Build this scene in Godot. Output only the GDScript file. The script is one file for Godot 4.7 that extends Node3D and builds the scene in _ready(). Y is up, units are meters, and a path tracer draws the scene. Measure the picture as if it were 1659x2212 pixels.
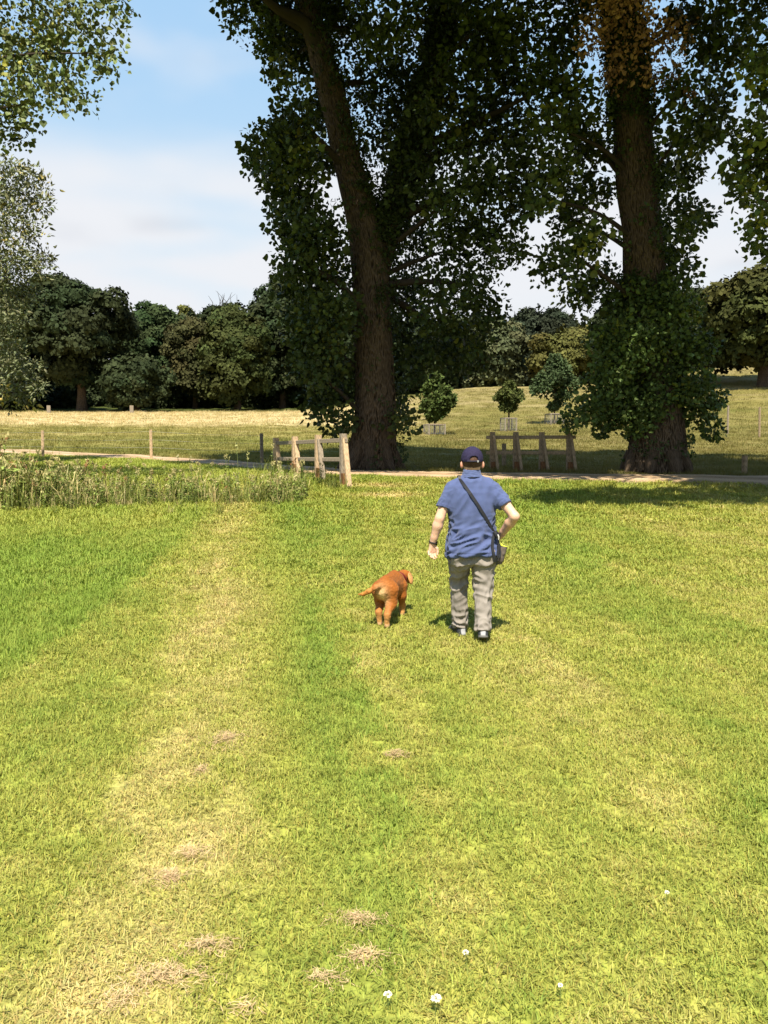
extends Node3D
# A man and his dog walk away over a mown lawn towards a track, a small timber bridge and two old poplars.
# x to the right, y up, the view runs along -z; "far" below means metres along -z. The man stands about 7 m off.

const FOCAL := 1703.0           # the lens in the units in which the bearings u, v were measured off the photograph
const TILT := 0.0709            # the camera looks this much (radians) below the horizon
const EYE := 1.6
var rng := RandomNumberGenerator.new()
var noise := FastNoiseLite.new()
var fine := FastNoiseLite.new()
var used := {}
var table_left := PackedFloat32Array()
var table_right := PackedFloat32Array()
var mats := {}

func _ready():
	rng.seed = 20240817
	noise.seed = 5; noise.frequency = 1.0; noise.noise_type = FastNoiseLite.TYPE_SIMPLEX_SMOOTH; noise.fractal_octaves = 3
	fine.seed = 9; fine.frequency = 1.0; fine.noise_type = FastNoiseLite.TYPE_SIMPLEX_SMOOTH; fine.fractal_type = FastNoiseLite.FRACTAL_NONE
	# ---- camera, sky, sun, exposure
	var cam := Camera3D.new(); cam.name = "camera"
	cam.fov = 66.0; cam.near = 0.05; cam.far = 3000.0
	cam.position = Vector3(0, EYE, 0); cam.rotation.x = -TILT
	add_child(cam)
	var env := Environment.new()
	env.background_mode = Environment.BG_SKY
	var sky := Sky.new(); var pano := PanoramaSkyMaterial.new()
	pano.panorama = sky_picture(); sky.sky_material = pano; env.sky = sky
	env.tonemap_mode = Environment.TONE_MAPPER_LINEAR
	env.tonemap_exposure = 2.3
	env.sdfgi_enabled = true; env.ssao_enabled = true; env.ssil_enabled = true
	var we := WorldEnvironment.new(); we.name = "world_environment"; we.environment = env
	add_child(we)
	var sun := DirectionalLight3D.new(); sun.name = "sun"
	sun.light_energy = 1.6; sun.light_color = Color(1.0, 0.955, 0.87); sun.light_angular_distance = 0.5; sun.shadow_enabled = true
	var sun_high := deg_to_rad(57.0); var sun_side := deg_to_rad(4.0)
	sun.basis = Basis.looking_at(Vector3(sin(sun_side) * cos(sun_high), -sin(sun_high), -cos(sun_side) * cos(sun_high)), Vector3.UP)
	add_child(sun)
	# ---- the place
	make_tables(); make_materials()
	ground(); track(); lawn_grass(); meadow_grass()
	weeds()
	far_trees()
	left_poplar(); right_poplar(); edge_trees()
	bridge_rails(); field_fence(); stakes(); young_trees()
	person(); dog()
	small_things()

# ------------------------------------------------------------------ naming and tagging
func numbered(called: String) -> String:
	var n: int = used.get(called, 0); used[called] = n + 1
	return called if n == 0 else "%s_%03d" % [called, n]

func tag(o: Node, label := "", category := "", group := "", kind := ""):
	if label: o.set_meta("label", label)
	if category: o.set_meta("category", category)
	if group: o.set_meta("group", group)
	if kind: o.set_meta("kind", kind)
	return o

func thing(called: String, label: String, category: String, at := Vector3.ZERO, turn := 0.0, group := "") -> Node3D:
	var o := Node3D.new(); o.name = numbered(called); add_child(o)
	o.position = at; o.rotation.y = turn
	tag(o, label, category, group)
	return o

func put(called: String, mesh: Mesh, m: Material, parent: Node = null) -> MeshInstance3D:
	var o := MeshInstance3D.new(); o.mesh = mesh; o.material_override = m
	if parent == null:
		o.name = numbered(called); add_child(o)
	else:
		var n := 0
		var try := called
		while parent.has_node(NodePath(try)):
			n += 1; try = "%s_%03d" % [called, n]
		o.name = try; parent.add_child(o, true)
	return o

func scatter(called: String, mesh: Mesh, m: Material, buf: PackedFloat32Array, parent: Node = null) -> MultiMeshInstance3D:
	var mm := MultiMesh.new(); mm.transform_format = MultiMesh.TRANSFORM_3D; mm.use_colors = true
	mm.mesh = mesh; mm.instance_count = buf.size() / 16; mm.buffer = buf
	var o := MultiMeshInstance3D.new(); o.multimesh = mm; o.material_override = m
	o.set_meta("kind", "stuff")
	if parent == null:
		o.name = numbered(called); add_child(o)
	else:
		var n := 0
		var try := called
		while parent.has_node(NodePath(try)):
			n += 1; try = "%s_%03d" % [called, n]
		o.name = try; parent.add_child(o, true)
	return o

func row(buf: PackedFloat32Array, b: Basis, p: Vector3, c: Color) -> void:
	buf.append_array(PackedFloat32Array([b.x.x, b.y.x, b.z.x, p.x, b.x.y, b.y.y, b.z.y, p.y, b.x.z, b.y.z, b.z.z, p.z, c.r, c.g, c.b, 1.0]))

func rr(a: float, b: float) -> float: return rng.randf_range(a, b)
func on_ball() -> Vector3:
	var y := rr(-1, 1); var t := rr(0, TAU); var s := sqrt(1 - y * y)
	return Vector3(s * cos(t), y, s * sin(t))

# ------------------------------------------------------------------ materials
func paint(linear: Color, rough := 0.85, spec := 0.3) -> StandardMaterial3D:
	var m := StandardMaterial3D.new(); m.albedo_color = linear.linear_to_srgb(); m.roughness = rough; m.metallic_specular = spec
	m.cull_mode = BaseMaterial3D.CULL_DISABLED
	return m

func tinted(rough := 0.85, spec := 0.3) -> StandardMaterial3D:
	var m := paint(Color.WHITE, rough, spec); m.vertex_color_use_as_albedo = true
	return m

func leafy(rough: float, spec: float, through: float) -> StandardMaterial3D:
	var m := tinted(rough, spec)
	m.backlight_enabled = true; m.backlight = Color(through, through, through * 0.6)
	return m

func noise_tex(freq: float, oct: int, size: int, lo: float, hi: float, sx := 1, sy := 1, ridged := false) -> ImageTexture:
	var n := FastNoiseLite.new(); n.seed = int(freq * 7919) + oct; n.frequency = freq; n.fractal_octaves = oct
	n.noise_type = FastNoiseLite.TYPE_SIMPLEX_SMOOTH
	if ridged: n.fractal_type = FastNoiseLite.FRACTAL_RIDGED
	var im := n.get_seamless_image(size, size)
	im.convert(Image.FORMAT_L8)
	var d := im.get_data()
	for i in d.size(): d[i] = int(clampf(lerpf(lo, hi, d[i] / 255.0), 0, 1) * 255)
	var out := Image.create_from_data(size, size, false, Image.FORMAT_L8, d)
	if sx != 1 or sy != 1: out.resize(size / sx, size / sy)
	out.convert(Image.FORMAT_RGB8)
	return ImageTexture.create_from_image(out)

func bumped(m: StandardMaterial3D, tex: ImageTexture, strength: float) -> void:
	var im: Image = tex.get_image().duplicate()
	im.convert(Image.FORMAT_RGBA8)
	im.bump_map_to_normal_map(strength)
	m.normal_enabled = true; m.normal_texture = ImageTexture.create_from_image(im); m.normal_scale = 1.0

func make_materials():
	mats.grass = leafy(0.6, 0.25, 0.7)
	mats.leaf = leafy(0.5, 0.28, 0.3)
	mats.far_leaf = leafy(0.75, 0.15, 0.3)
	mats.weed = leafy(0.6, 0.3, 0.5)
	var g := tinted(0.95, 0.15); g.albedo_texture = noise_tex(0.03, 4, 512, 0.5, 1.3)
	g.uv1_triplanar = true; g.uv1_world_triplanar = true; g.uv1_scale = Vector3(0.7, 0.7, 0.7)
	mats.ground = g
	var t := tinted(0.95, 0.15); var tt := noise_tex(0.05, 5, 512, 0.6, 1.25); t.albedo_texture = tt; bumped(t, tt, 4.0)
	t.uv1_triplanar = true; t.uv1_world_triplanar = true; t.uv1_scale = Vector3(0.9, 0.9, 0.9)
	mats.gravel = t
	var bark_t := noise_tex(0.02, 5, 512, 0.25, 1.25, 1, 4, true)
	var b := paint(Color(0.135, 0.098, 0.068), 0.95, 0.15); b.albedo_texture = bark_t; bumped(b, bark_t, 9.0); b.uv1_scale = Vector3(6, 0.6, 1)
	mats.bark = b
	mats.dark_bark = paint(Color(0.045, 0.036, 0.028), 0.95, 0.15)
	mats.pale_bark = paint(Color(0.22, 0.2, 0.17), 0.9, 0.2)
	var wt := noise_tex(0.03, 4, 256, 0.55, 1.2, 4, 1)
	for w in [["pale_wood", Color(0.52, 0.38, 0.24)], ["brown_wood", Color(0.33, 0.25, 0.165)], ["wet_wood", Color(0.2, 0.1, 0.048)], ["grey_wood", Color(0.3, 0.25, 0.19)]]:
		var m := paint(w[1], 0.85, 0.2); m.albedo_texture = wt; m.uv1_triplanar = true; m.uv1_scale = Vector3(6, 1.2, 6); bumped(m, wt, 3.0)
		mats[w[0]] = m
	mats.wire = paint(Color(0.3, 0.3, 0.29), 0.5, 0.5)

# ------------------------------------------------------------------ the sky: blue air above, a bank of white cloud round the horizon
func sky_picture() -> ImageTexture:
	var w := 1024; var h := 512
	var n := FastNoiseLite.new(); n.seed = 77; n.frequency = 1.0; n.fractal_octaves = 5; n.noise_type = FastNoiseLite.TYPE_SIMPLEX_SMOOTH
	var im := Image.create(w, h, false, Image.FORMAT_RGBF)
	var top := Color(0.09, 0.185, 0.37); var mid := Color(0.18, 0.285, 0.405); var low := Color(0.30, 0.375, 0.425); var white := Color(0.382, 0.391, 0.409); var grey := Color(0.325, 0.336, 0.36)
	for j in h:
		var e := (0.5 - (j + 0.5) / h) * PI
		for i in w:
			if e < -0.02:
				im.set_pixel(i, j, Color(0.14, 0.14, 0.07)); continue
			var a := (i + 0.5) / w * TAU
			var d := Vector3(cos(e) * sin(a), sin(e), cos(e) * cos(a))
			var c := low.lerp(mid, smoothstep(0.12, 0.5, e)).lerp(top, smoothstep(0.45, 1.35, e))
			var p := Vector3(d.x * 1.3, d.y * 5.0, d.z * 1.3)
			var edge := 0.335 + 0.085 * n.get_noise_3dv(p * 0.9) + 0.03 * n.get_noise_3dv(p * 3.1)
			var cover := smoothstep(0.045, -0.07, e - edge)
			var wisps := smoothstep(0.12, 0.6, n.get_noise_3d(d.x * 2.2 + 9.0, d.y * 6.0, d.z * 2.2)) * 0.45 * smoothstep(0.95, 0.5, e)
			var holes := 1.0 - 0.55 * smoothstep(0.0, 0.5, n.get_noise_3d(d.x * 2.6, d.y * 13.0 + 4.0, d.z * 2.6)) * smoothstep(0.1, 0.25, e)
			cover = maxf(cover * holes, wisps)
			var body := white.lerp(grey, 0.75 * smoothstep(0.12, 0.55, n.get_noise_3d(d.x * 3.0 + 31.0, d.y * 16.0, d.z * 3.0)) + 0.12)
			im.set_pixel(i, j, c.lerp(body, clampf(cover, 0, 1)))
	return ImageTexture.create_from_image(im)

# ------------------------------------------------------------------ the lie of the land
func make_tables():
	var far := [-30.0, 0.0, 7.0, 11.0, 15.0, 17.5, 19.5, 20.7, 23.5, 26.0, 30.0, 38.0, 50.0, 65.0, 85.0, 100.0, 130.0, 150.0, 200.0, 300.0, 600.0, 1500.0]
	var left := [0.0, 0.0, 0.0, 0.17, 0.42, 0.6, 0.74, 0.92, 1.08, 1.16, 1.3, 1.62, 2.4, 3.65, 5.3, 6.5, 8.75, 10.5, 15.0, 24.0, 34.0, 40.0]
	var right := [0.0, 0.0, 0.0, 0.17, 0.42, 0.6, 0.74, 0.92, 1.08, 1.16, 1.3, 1.6, 2.25, 3.2, 4.9, 6.9, 11.9, 14.6, 17.5, 24.0, 34.0, 40.0]
	table_left = tabulate(far, left); table_right = tabulate(far, right)

func tabulate(xs: Array, ys: Array) -> PackedFloat32Array:
	var out := PackedFloat32Array()
	var k := 0
	for i in 6120:
		var x := -30.0 + i * 0.25
		while k < xs.size() - 2 and x > xs[k + 1]: k += 1
		var x0: float = xs[k]; var x1: float = xs[k + 1]; var w := x1 - x0; var t := clampf((x - x0) / w, 0, 1)
		var m0: float = 0.0 if k == 0 else (ys[k + 1] - ys[k - 1]) / (x1 - xs[k - 1])
		var m1: float = 0.0 if k + 2 >= xs.size() else (ys[k + 2] - ys[k]) / (xs[k + 2] - x0)
		var t2 := t * t; var t3 := t2 * t
		out.append((2 * t3 - 3 * t2 + 1) * ys[k] + (t3 - 2 * t2 + t) * w * m0 + (-2 * t3 + 3 * t2) * ys[k + 1] + (t3 - t2) * w * m1)
	return out

func hgt(x: float, far: float) -> float:
	var q := clampf((far + 30.0) * 4.0, 0.0, 6117.0)
	var i := int(q); var t := q - i
	var l := lerpf(table_left[i], table_left[i + 1], t); var r := lerpf(table_right[i], table_right[i + 1], t)
	var side := x / maxf(far, 20.0)
	var y := lerpf(l, r, smoothstep(-0.15, 0.15, side)) + smoothstep(0.18, 0.5, side) * smoothstep(55.0, 150.0, far) * 4.0
	return y + fine.get_noise_2d(x * 0.35, far * 0.35) * minf(0.022 + maxf(far - 25.0, 0) * 0.0012, 0.2)

func on(u: float, far: float, lift := 0.0) -> Vector3:      # a point of the ground on the bearing u
	var x := (u - 829.5) / FOCAL * far
	return Vector3(x, hgt(x, far) + lift, -far)

func spot(u: float, v: float, far: float) -> Vector3:       # a point in the air on the bearing u, v
	var a := (u - 829.5) / FOCAL; var b := (1106.0 - v) / FOCAL
	var s := far / (cos(TILT) + b * sin(TILT))
	return Vector3(a * s, EYE + (b * cos(TILT) - sin(TILT)) * s, -far)

const TRACK := [[-90.0, 62.0], [-40.0, 50.0], [-20.0, 42.0], [-12.6, 37.3], [-7.1, 32.0], [-3.7, 27.2], [-1.1, 23.9], [3.6, 22.4], [10.3, 21.3], [20.0, 20.2], [45.0, 18.0], [90.0, 14.0]]
func track_far(x: float) -> float:
	for i in TRACK.size() - 1:
		if x < TRACK[i + 1][0] or i == TRACK.size() - 2:
			var t: float = (x - TRACK[i][0]) / (TRACK[i + 1][0] - TRACK[i][0])
			var a: float = TRACK[maxi(i - 1, 0)][1]; var b: float = TRACK[i][1]; var c: float = TRACK[i + 1][1]; var d: float = TRACK[mini(i + 2, TRACK.size() - 1)][1]
			return lerpf(b, c, t) if i == 0 or i >= TRACK.size() - 2 else lerpf(lerpf(b, c, t), 0.5 * (2 * b + (c - a) * t + (2 * a - 5 * b + 4 * c - d) * t * t + (3 * b - a - 3 * c + d) * t * t * t), 0.35)
	return 20.0
func off_track(x: float, far: float) -> float:               # signed metres beyond (+) or before (-) the middle of the track
	var s := (track_far(x + 0.3) - track_far(x - 0.3)) / 0.6
	return (far - track_far(x)) / sqrt(1 + s * s)

# how dry the lawn is, 0 lush to 1 straw: mown strips, and patches
func dryness(x: float, far: float) -> float:
	var sx := x + 0.13 * far
	var n := noise.get_noise_2d(sx * 0.8 + 40.0, far * 0.14)
	var n2 := noise.get_noise_2d(sx * 2.2 - 12.0, far * 1.0 + 7.0)
	var n3 := noise.get_noise_2d(x * 5.5 + 3.0, far * 4.2 - 8.0)
	var t := 0.40 - 0.08 * smoothstep(8.0, 14.0, far) + 0.26 * n + 0.2 * n2 + 0.2 * n3
	t += 0.26 * exp(-pow((x + 0.5 + 0.165 * far + 0.25 * n) / (0.5 + 0.03 * far), 2))
	t -= 0.25 * exp(-pow((x - 0.42 + 0.15 * far + 0.3 * n2 + 0.12 * n3) / (0.13 + 0.022 * far), 2))
	t += 0.14 * exp(-pow((x - 0.9 - 0.03 * far) / (0.5 + 0.03 * far), 2))
	t -= 0.14 * exp(-pow((x - 1.9 - 0.06 * far) / (0.4 + 0.03 * far), 2))
	t += 0.18 * smoothstep(0.0, 1.0, (x - 0.25 * far) * 0.5) * smoothstep(6.0, 12.0, far)
	var edge := -2.3 - 0.072 * far + 0.12 * n2
	var left := smoothstep(0.1, -0.15, x - edge)
	t = lerpf(t, 0.07 + 0.18 * n + 0.14 * n2 + 0.12 * n3 + 0.24 * smoothstep(11.0, 15.0, far), left * smoothstep(1.0, 4.0, far))
	t += 0.75 * exp(-(pow((x - 0.0) / 0.8, 2) + pow((far - 18.6) / 0.45, 2))) + 0.6 * exp(-(pow((x + 0.3) / 1.0, 2) + pow((far - 20.2) / 0.3, 2)))
	return clampf(t, 0, 1)

func turf(t: float) -> Color:
	var lush := Color(0.19, 0.275, 0.044); var mid := Color(0.33, 0.342, 0.072); var straw := Color(0.55, 0.45, 0.2)
	return lush.lerp(mid, t / 0.5) if t < 0.5 else mid.lerp(straw, (t - 0.5) / 0.5)

func meadow(x: float, far: float) -> Color:
	var n := noise.get_noise_2d(x * 0.06, far * 0.22 + 3.0); var n2 := noise.get_noise_2d(x * 0.4 + 5.0, far * 0.5)
	var left := smoothstep(0.12, -0.1, x / far)
	var t := 0.4 + 0.35 * n + 0.22 * n2
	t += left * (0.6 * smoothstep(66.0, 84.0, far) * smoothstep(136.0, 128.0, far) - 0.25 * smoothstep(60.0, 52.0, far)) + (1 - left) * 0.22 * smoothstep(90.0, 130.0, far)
	t = clampf(t, 0, 1)
	var c := Color(0.155, 0.16, 0.04).lerp(Color(0.27, 0.235, 0.078), minf(t / 0.5, 1))
	c = c.lerp(Color(0.52, 0.425, 0.235), maxf(t - 0.5, 0) / 0.5)
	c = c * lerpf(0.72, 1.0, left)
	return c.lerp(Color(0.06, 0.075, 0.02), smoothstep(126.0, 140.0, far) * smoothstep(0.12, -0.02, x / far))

func ground():
	var fars := PackedFloat32Array(); var f := -12.0
	while f < 900.0:
		fars.append(f); f += 0.4 if f < 1.0 else maxf(0.2, absf(f) * 0.016)
	var xs := PackedFloat32Array()
	for i in range(-110, 111): xs.append(2.6 * sinh(i / 110.0 * 6.4))
	var v := PackedVector3Array(); var c := PackedColorArray(); var idx := PackedInt32Array(); var nn := PackedVector3Array()
	for fa in fars:
		for x in xs:
			v.append(Vector3(x, hgt(x, fa), -fa))
			var o := off_track(x, fa)
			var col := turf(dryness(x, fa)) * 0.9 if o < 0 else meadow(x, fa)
			c.append(col.lerp(Color(0.27, 0.2, 0.13), smoothstep(1.75, 1.2, absf(o)) * 0.8))
			var ex := 0.3 + absf(fa) * 0.004
			nn.append(Vector3(hgt(x - ex, fa) - hgt(x + ex, fa), 2 * ex, hgt(x, fa + ex) - hgt(x, fa - ex)).normalized())
	var w := xs.size()
	for j in fars.size() - 1:
		for i in w - 1:
			var a := j * w + i
			idx.append_array(PackedInt32Array([a, a + w, a + 1, a + 1, a + w, a + w + 1]))
	put("ground", arrays(v, nn, c, idx), mats.ground).set_meta("kind", "structure")

func arrays(v: PackedVector3Array, n: PackedVector3Array, c: PackedColorArray, idx := PackedInt32Array(), uv := PackedVector2Array()) -> ArrayMesh:
	var a := []; a.resize(Mesh.ARRAY_MAX)
	a[Mesh.ARRAY_VERTEX] = v; a[Mesh.ARRAY_NORMAL] = n
	if c.size(): a[Mesh.ARRAY_COLOR] = c
	if idx.size(): a[Mesh.ARRAY_INDEX] = idx
	if uv.size(): a[Mesh.ARRAY_TEX_UV] = uv
	var m := ArrayMesh.new(); m.add_surface_from_arrays(Mesh.PRIMITIVE_TRIANGLES, a)
	return m

func track():
	var v := PackedVector3Array(); var c := PackedColorArray(); var idx := PackedInt32Array(); var nn := PackedVector3Array()
	var steps := 420; var across := 11
	for i in steps + 1:
		var x := lerpf(-80.0, 80.0, i / float(steps)); x = x * (0.3 + 0.7 * absf(x) / 80.0)
		var s := (track_far(x + 0.3) - track_far(x - 0.3)) / 0.6
		var nrm := Vector2(-s, 1).normalized()
		for j in across:
			var o := lerpf(-1.15, 1.15, j / float(across - 1))
			if j == 0 or j == across - 1: o += noise.get_noise_2d(x * 1.3, o * 9.0) * 0.35
			var px := x + nrm.x * o; var pf := track_far(x) + nrm.y * o
			var crown := 0.035 if j > 0 and j < across - 1 else -0.03
			v.append(Vector3(px, hgt(px, pf) + crown + noise.get_noise_2d(px * 2.0, pf * 2.0) * 0.008, -pf)); nn.append(Vector3.UP)
			var rut := exp(-pow((absf(o) - 0.62) / 0.28, 2))
			c.append(Color(0.34, 0.235, 0.14).lerp(Color(0.5, 0.37, 0.24), rut) * (1.0 + 0.3 * noise.get_noise_2d(px * 0.8, pf * 0.8)))
	for i in steps:
		for j in across - 1:
			var a := i * across + j
			idx.append_array(PackedInt32Array([a, a + 1, a + across, a + across, a + 1, a + across + 1]))
	put("path", arrays(v, nn, c, idx), mats.gravel).set_meta("kind", "structure")

# ------------------------------------------------------------------ grass
func blade_tuft(n: int, high: float, spread: float, wide: float, lean: float, straw: float, sd: int) -> ArrayMesh:
	var r := RandomNumberGenerator.new(); r.seed = sd
	var v := PackedVector3Array(); var nn := PackedVector3Array(); var c := PackedColorArray()
	for i in n:
		var a := r.randf() * TAU; var b := r.randf() * TAU
		var p := Vector3(cos(a), 0, sin(a)) * spread * sqrt(r.randf())
		var dir := Vector3(cos(b), 0, sin(b)); var side := Vector3(-dir.z, 0, dir.x) * wide * r.randf_range(0.6, 1.2)
		var h := high * r.randf_range(0.45, 1.15); var l := lean * r.randf_range(0.1, 1.0)
		var m := p + dir * h * l * 0.4 + Vector3(0, h * (0.62 - 0.1 * l), 0)
		var t := p + dir * h * l * 1.15 + Vector3(0, h * (1.0 - 0.35 * l), 0)
		var col := Color(1, 1, 1) * r.randf_range(0.62, 1.25)
		if r.randf() < straw: col = Color(r.randf_range(1.5, 2.3), r.randf_range(1.2, 1.6), r.randf_range(1.8, 3.4))
		else: col.r *= r.randf_range(0.85, 1.2)
		quad_strip(v, nn, c, [p - side, p + side, m - side * 0.75, m + side * 0.75, t], col)
	return arrays(v, nn, c)

func quad_strip(v: PackedVector3Array, nn: PackedVector3Array, c: PackedColorArray, q: Array, col: Color):
	for k in q.size() - 2:
		var a: Vector3 = q[k]; var b: Vector3 = q[k + 1]; var d: Vector3 = q[k + 2]
		if k % 2 == 1: var s := a; a = b; b = s
		var n := (d - a).cross(b - a).normalized()
		v.append(a); v.append(b); v.append(d)
		for z in 3: nn.append(n); c.append(col)

func lawn_grass():
	var kinds := [blade_tuft(18, 0.05, 0.055, 0.0023, 1.0, 0.16, 11), blade_tuft(18, 0.04, 0.06, 0.0026, 1.3, 0.24, 12), blade_tuft(16, 0.05, 0.055, 0.0024, 1.0, 0.1, 13)]
	var bufs := [PackedFloat32Array(), PackedFloat32Array(), PackedFloat32Array()]
	for band in [[0.9, 3.2, 1100.0, 0.85, 1.0], [3.2, 5.5, 800.0, 1.0, 1.1], [5.5, 9.0, 420.0, 1.25, 1.5], [9.0, 14.0, 190.0, 1.5, 2.3], [14.0, 24.0, 90.0, 2.0, 3.4], [24.0, 42.0, 26.0, 2.0, 4.5]]:
		var f0: float = band[0]; var f1: float = band[1]
		var wide: float = f1 * 0.62 + 1.5
		var count := int((f1 - f0) * 2 * wide * band[2])
		for i in count:
			var far := rr(f0, f1); var x := rr(-wide, wide)
			if absf(x) > far * 0.62 + 1.5: continue
			var o := off_track(x, far)
			if o > -1.12 - 0.3 * noise.get_noise_2d(x * 1.3, far): continue
			var t := dryness(x, far)
			if t > 0.93 and rng.randf() < 0.7: continue
			var edge := -2.3 - 0.072 * far
			var lush := smoothstep(0.1, -0.2, x - edge) * smoothstep(1.0, 4.0, far)
			var s: float = band[3] * rr(0.7, 1.25); var tall := s * (1.0 + 0.2 * lush) * rr(0.75, 1.15) * (1.0 - 0.3 * t)
			if far > 18.0: tall *= 1.1
			var b := Basis(Vector3.UP, rr(0, TAU)) * Basis.from_scale(Vector3(s * band[4] / band[3], tall, s * band[4] / band[3]))
			t = clampf(t + rr(-0.12, 0.12), 0, 1)
			var k := 2 if rng.randf() < 0.25 + 0.5 * lush else (1 if rng.randf() < t + 0.2 else 0)
			row(bufs[k], b, Vector3(x, hgt(x, far) - 0.004, -far), turf(t) * rr(0.8, 1.2))
	for k in 3:
		var o := scatter("lawn_grass", kinds[k], mats.grass, bufs[k])
		tag(o, ["short yellow green mown grass of the lawn in the foreground", "dry straw flecked mown grass spread over the lawn strips", "longer fresh green grass blades of the lush lawn strips"][k], "grass")

func meadow_grass():
	var kinds := [blade_tuft(14, 0.2, 0.22, 0.006, 0.9, 0.3, 21), blade_tuft(16, 0.15, 0.3, 0.008, 1.2, 0.12, 22)]
	var bufs := [PackedFloat32Array(), PackedFloat32Array()]
	for band in [[21.0, 30.0, 34.0, 0.9], [30.0, 46.0, 17.0, 1.1], [46.0, 75.0, 6.0, 1.5], [75.0, 140.0, 2.2, 2.0]]:
		var f1: float = band[1]; var wide := f1 * 0.6 + 3.0
		for i in int((f1 - band[0]) * 2 * wide * band[2]):
			var far := rr(band[0], f1); var x := rr(-wide, wide)
			if absf(x) > far * 0.6 + 3.0 or off_track(x, far) < 1.15 + 0.35 * noise.get_noise_2d(x, far): continue
			var n := noise.get_noise_2d(x * 0.25, far * 0.3)
			var s: float = band[3] * rr(0.6, 1.3)
			var b := Basis(Vector3.UP, rr(0, TAU)) * Basis.from_scale(Vector3(s, s * (0.7 + 0.8 * maxf(n, -0.3)), s))
			row(bufs[0 if rng.randf() < 0.45 + n else 1], b, Vector3(x, hgt(x, far) - 0.01, -far), meadow(x, far) * rr(0.8, 1.2))
	tag(scatter("meadow_grass", kinds[0], mats.grass, bufs[0]), "taller straw tipped rough grass of the pasture beyond the track", "grass")
	tag(scatter("meadow_grass", kinds[1], mats.grass, bufs[1]), "low green rough grass of the pasture beyond the track", "grass")

# ------------------------------------------------------------------ leaves and trees
func leaf_spray(n: int, reach: float, size: float, narrow: float, droop: float, sd: int, flat := 1.0) -> ArrayMesh:
	var r := RandomNumberGenerator.new(); r.seed = sd
	var v := PackedVector3Array(); var nn := PackedVector3Array(); var c := PackedColorArray()
	for i in n:
		var d := Vector3(r.randfn(), r.randfn() * flat, r.randfn()).normalized()
		var p := d * reach * pow(r.randf(), 0.45); p.y *= flat
		var dir := (d + Vector3(r.randf_range(-0.8, 0.8), -droop + r.randf_range(-0.4, 0.4), r.randf_range(-0.8, 0.8))).normalized()
		var side := dir.cross(Vector3(r.randfn(), r.randfn(), r.randfn())).normalized()
		var up := side.cross(dir)
		var s := size * (0.5 + 0.85 * pow(r.randf(), 1.4))
		var mid := p + dir * s * 0.42 - up * s * 0.1
		var tip := p + dir * s - up * s * 0.06
		var e := side * s * 0.5 * narrow
		var col := Color.WHITE * r.randf_range(0.6, 1.3); col.r *= r.randf_range(0.85, 1.2)
		var la := p + dir * s * 0.12 + e * 0.8; var lb := p + dir * s * 0.42 + e; var lc := p + dir * s * 0.74 + e * 0.5
		var ra := p + dir * s * 0.12 - e * 0.8; var rb := p + dir * s * 0.42 - e; var rc := p + dir * s * 0.74 - e * 0.5
		for tri in [[p, la, mid], [la, lb, mid], [lb, lc, mid], [lc, tip, mid], [p, mid, ra], [ra, mid, rb], [rb, mid, rc], [rc, mid, tip]]:
			var q: Vector3 = (tri[2] - tri[0]).cross(tri[1] - tri[0]).normalized()
			for z in 3: v.append(tri[z]); nn.append(q); c.append(col)
	return arrays(v, nn, c)

func pad_spray(n: int, reach: float, size: float, sd: int) -> ArrayMesh:      # leaves that lie roughly flat, y outward
	var r := RandomNumberGenerator.new(); r.seed = sd
	var v := PackedVector3Array(); var nn := PackedVector3Array(); var c := PackedColorArray()
	for i in n:
		var p := Vector3(r.randfn(), r.randfn() * 0.35, r.randfn()) * reach * 0.55
		var q := Vector3(r.randfn() * 0.45, 1.0, r.randfn() * 0.45).normalized()
		var dir := q.cross(Vector3(r.randfn(), r.randfn(), r.randfn())).normalized(); var side := q.cross(dir)
		var s := size * r.randf_range(0.6, 1.3)
		quad_strip(v, nn, c, [p - dir * s * 0.5, p + side * s * 0.4, p - side * s * 0.4, p + dir * s * 0.5], Color.WHITE * r.randf_range(0.65, 1.3))
	return arrays(v, nn, c)

func outward(q: Vector3) -> Basis:
	var y := (q + on_ball() * 0.35).normalized(); var x := y.cross(on_ball()).normalized()
	return Basis(x, y, x.cross(y))

func tube(pts: Array, sides: int, wob := 0.0) -> ArrayMesh:         # pts: [Vector3, radius]
	var v := PackedVector3Array(); var nn := PackedVector3Array(); var uv := PackedVector2Array(); var idx := PackedInt32Array()
	var along := 0.0
	var ref := Vector3(0.3, 0.1, 0.9).normalized()
	for i in pts.size():
		var p: Vector3 = pts[i][0]; var r: float = pts[i][1]
		var d: Vector3 = (pts[mini(i + 1, pts.size() - 1)][0] - pts[maxi(i - 1, 0)][0]).normalized()
		if i > 0: along += p.distance_to(pts[i - 1][0])
		var a := d.cross(ref).normalized(); var b := a.cross(d).normalized()
		for k in sides + 1:
			var t := TAU * k / sides
			var o := a * cos(t) + b * sin(t)
			var w := 1.0 + wob * fine.get_noise_3d(cos(t) * 1.6 + p.x, along * 0.35, sin(t) * 1.6 + p.z) + wob * 0.5 * fine.get_noise_3d(cos(t) * 4.5, along * 0.5, sin(t) * 4.5)
			v.append(p + o * r * w); nn.append(o); uv.append(Vector2(float(k) / sides, along / 2.5))
	for i in pts.size() - 1:
		for k in sides:
			var q := i * (sides + 1) + k
			idx.append_array(PackedInt32Array([q, q + 1, q + sides + 1, q + 1, q + sides + 2, q + sides + 1]))
	var st := SurfaceTool.new(); st.create_from(arrays(v, nn, PackedColorArray(), idx, uv), 0); st.generate_tangents()
	return st.commit()

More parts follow.
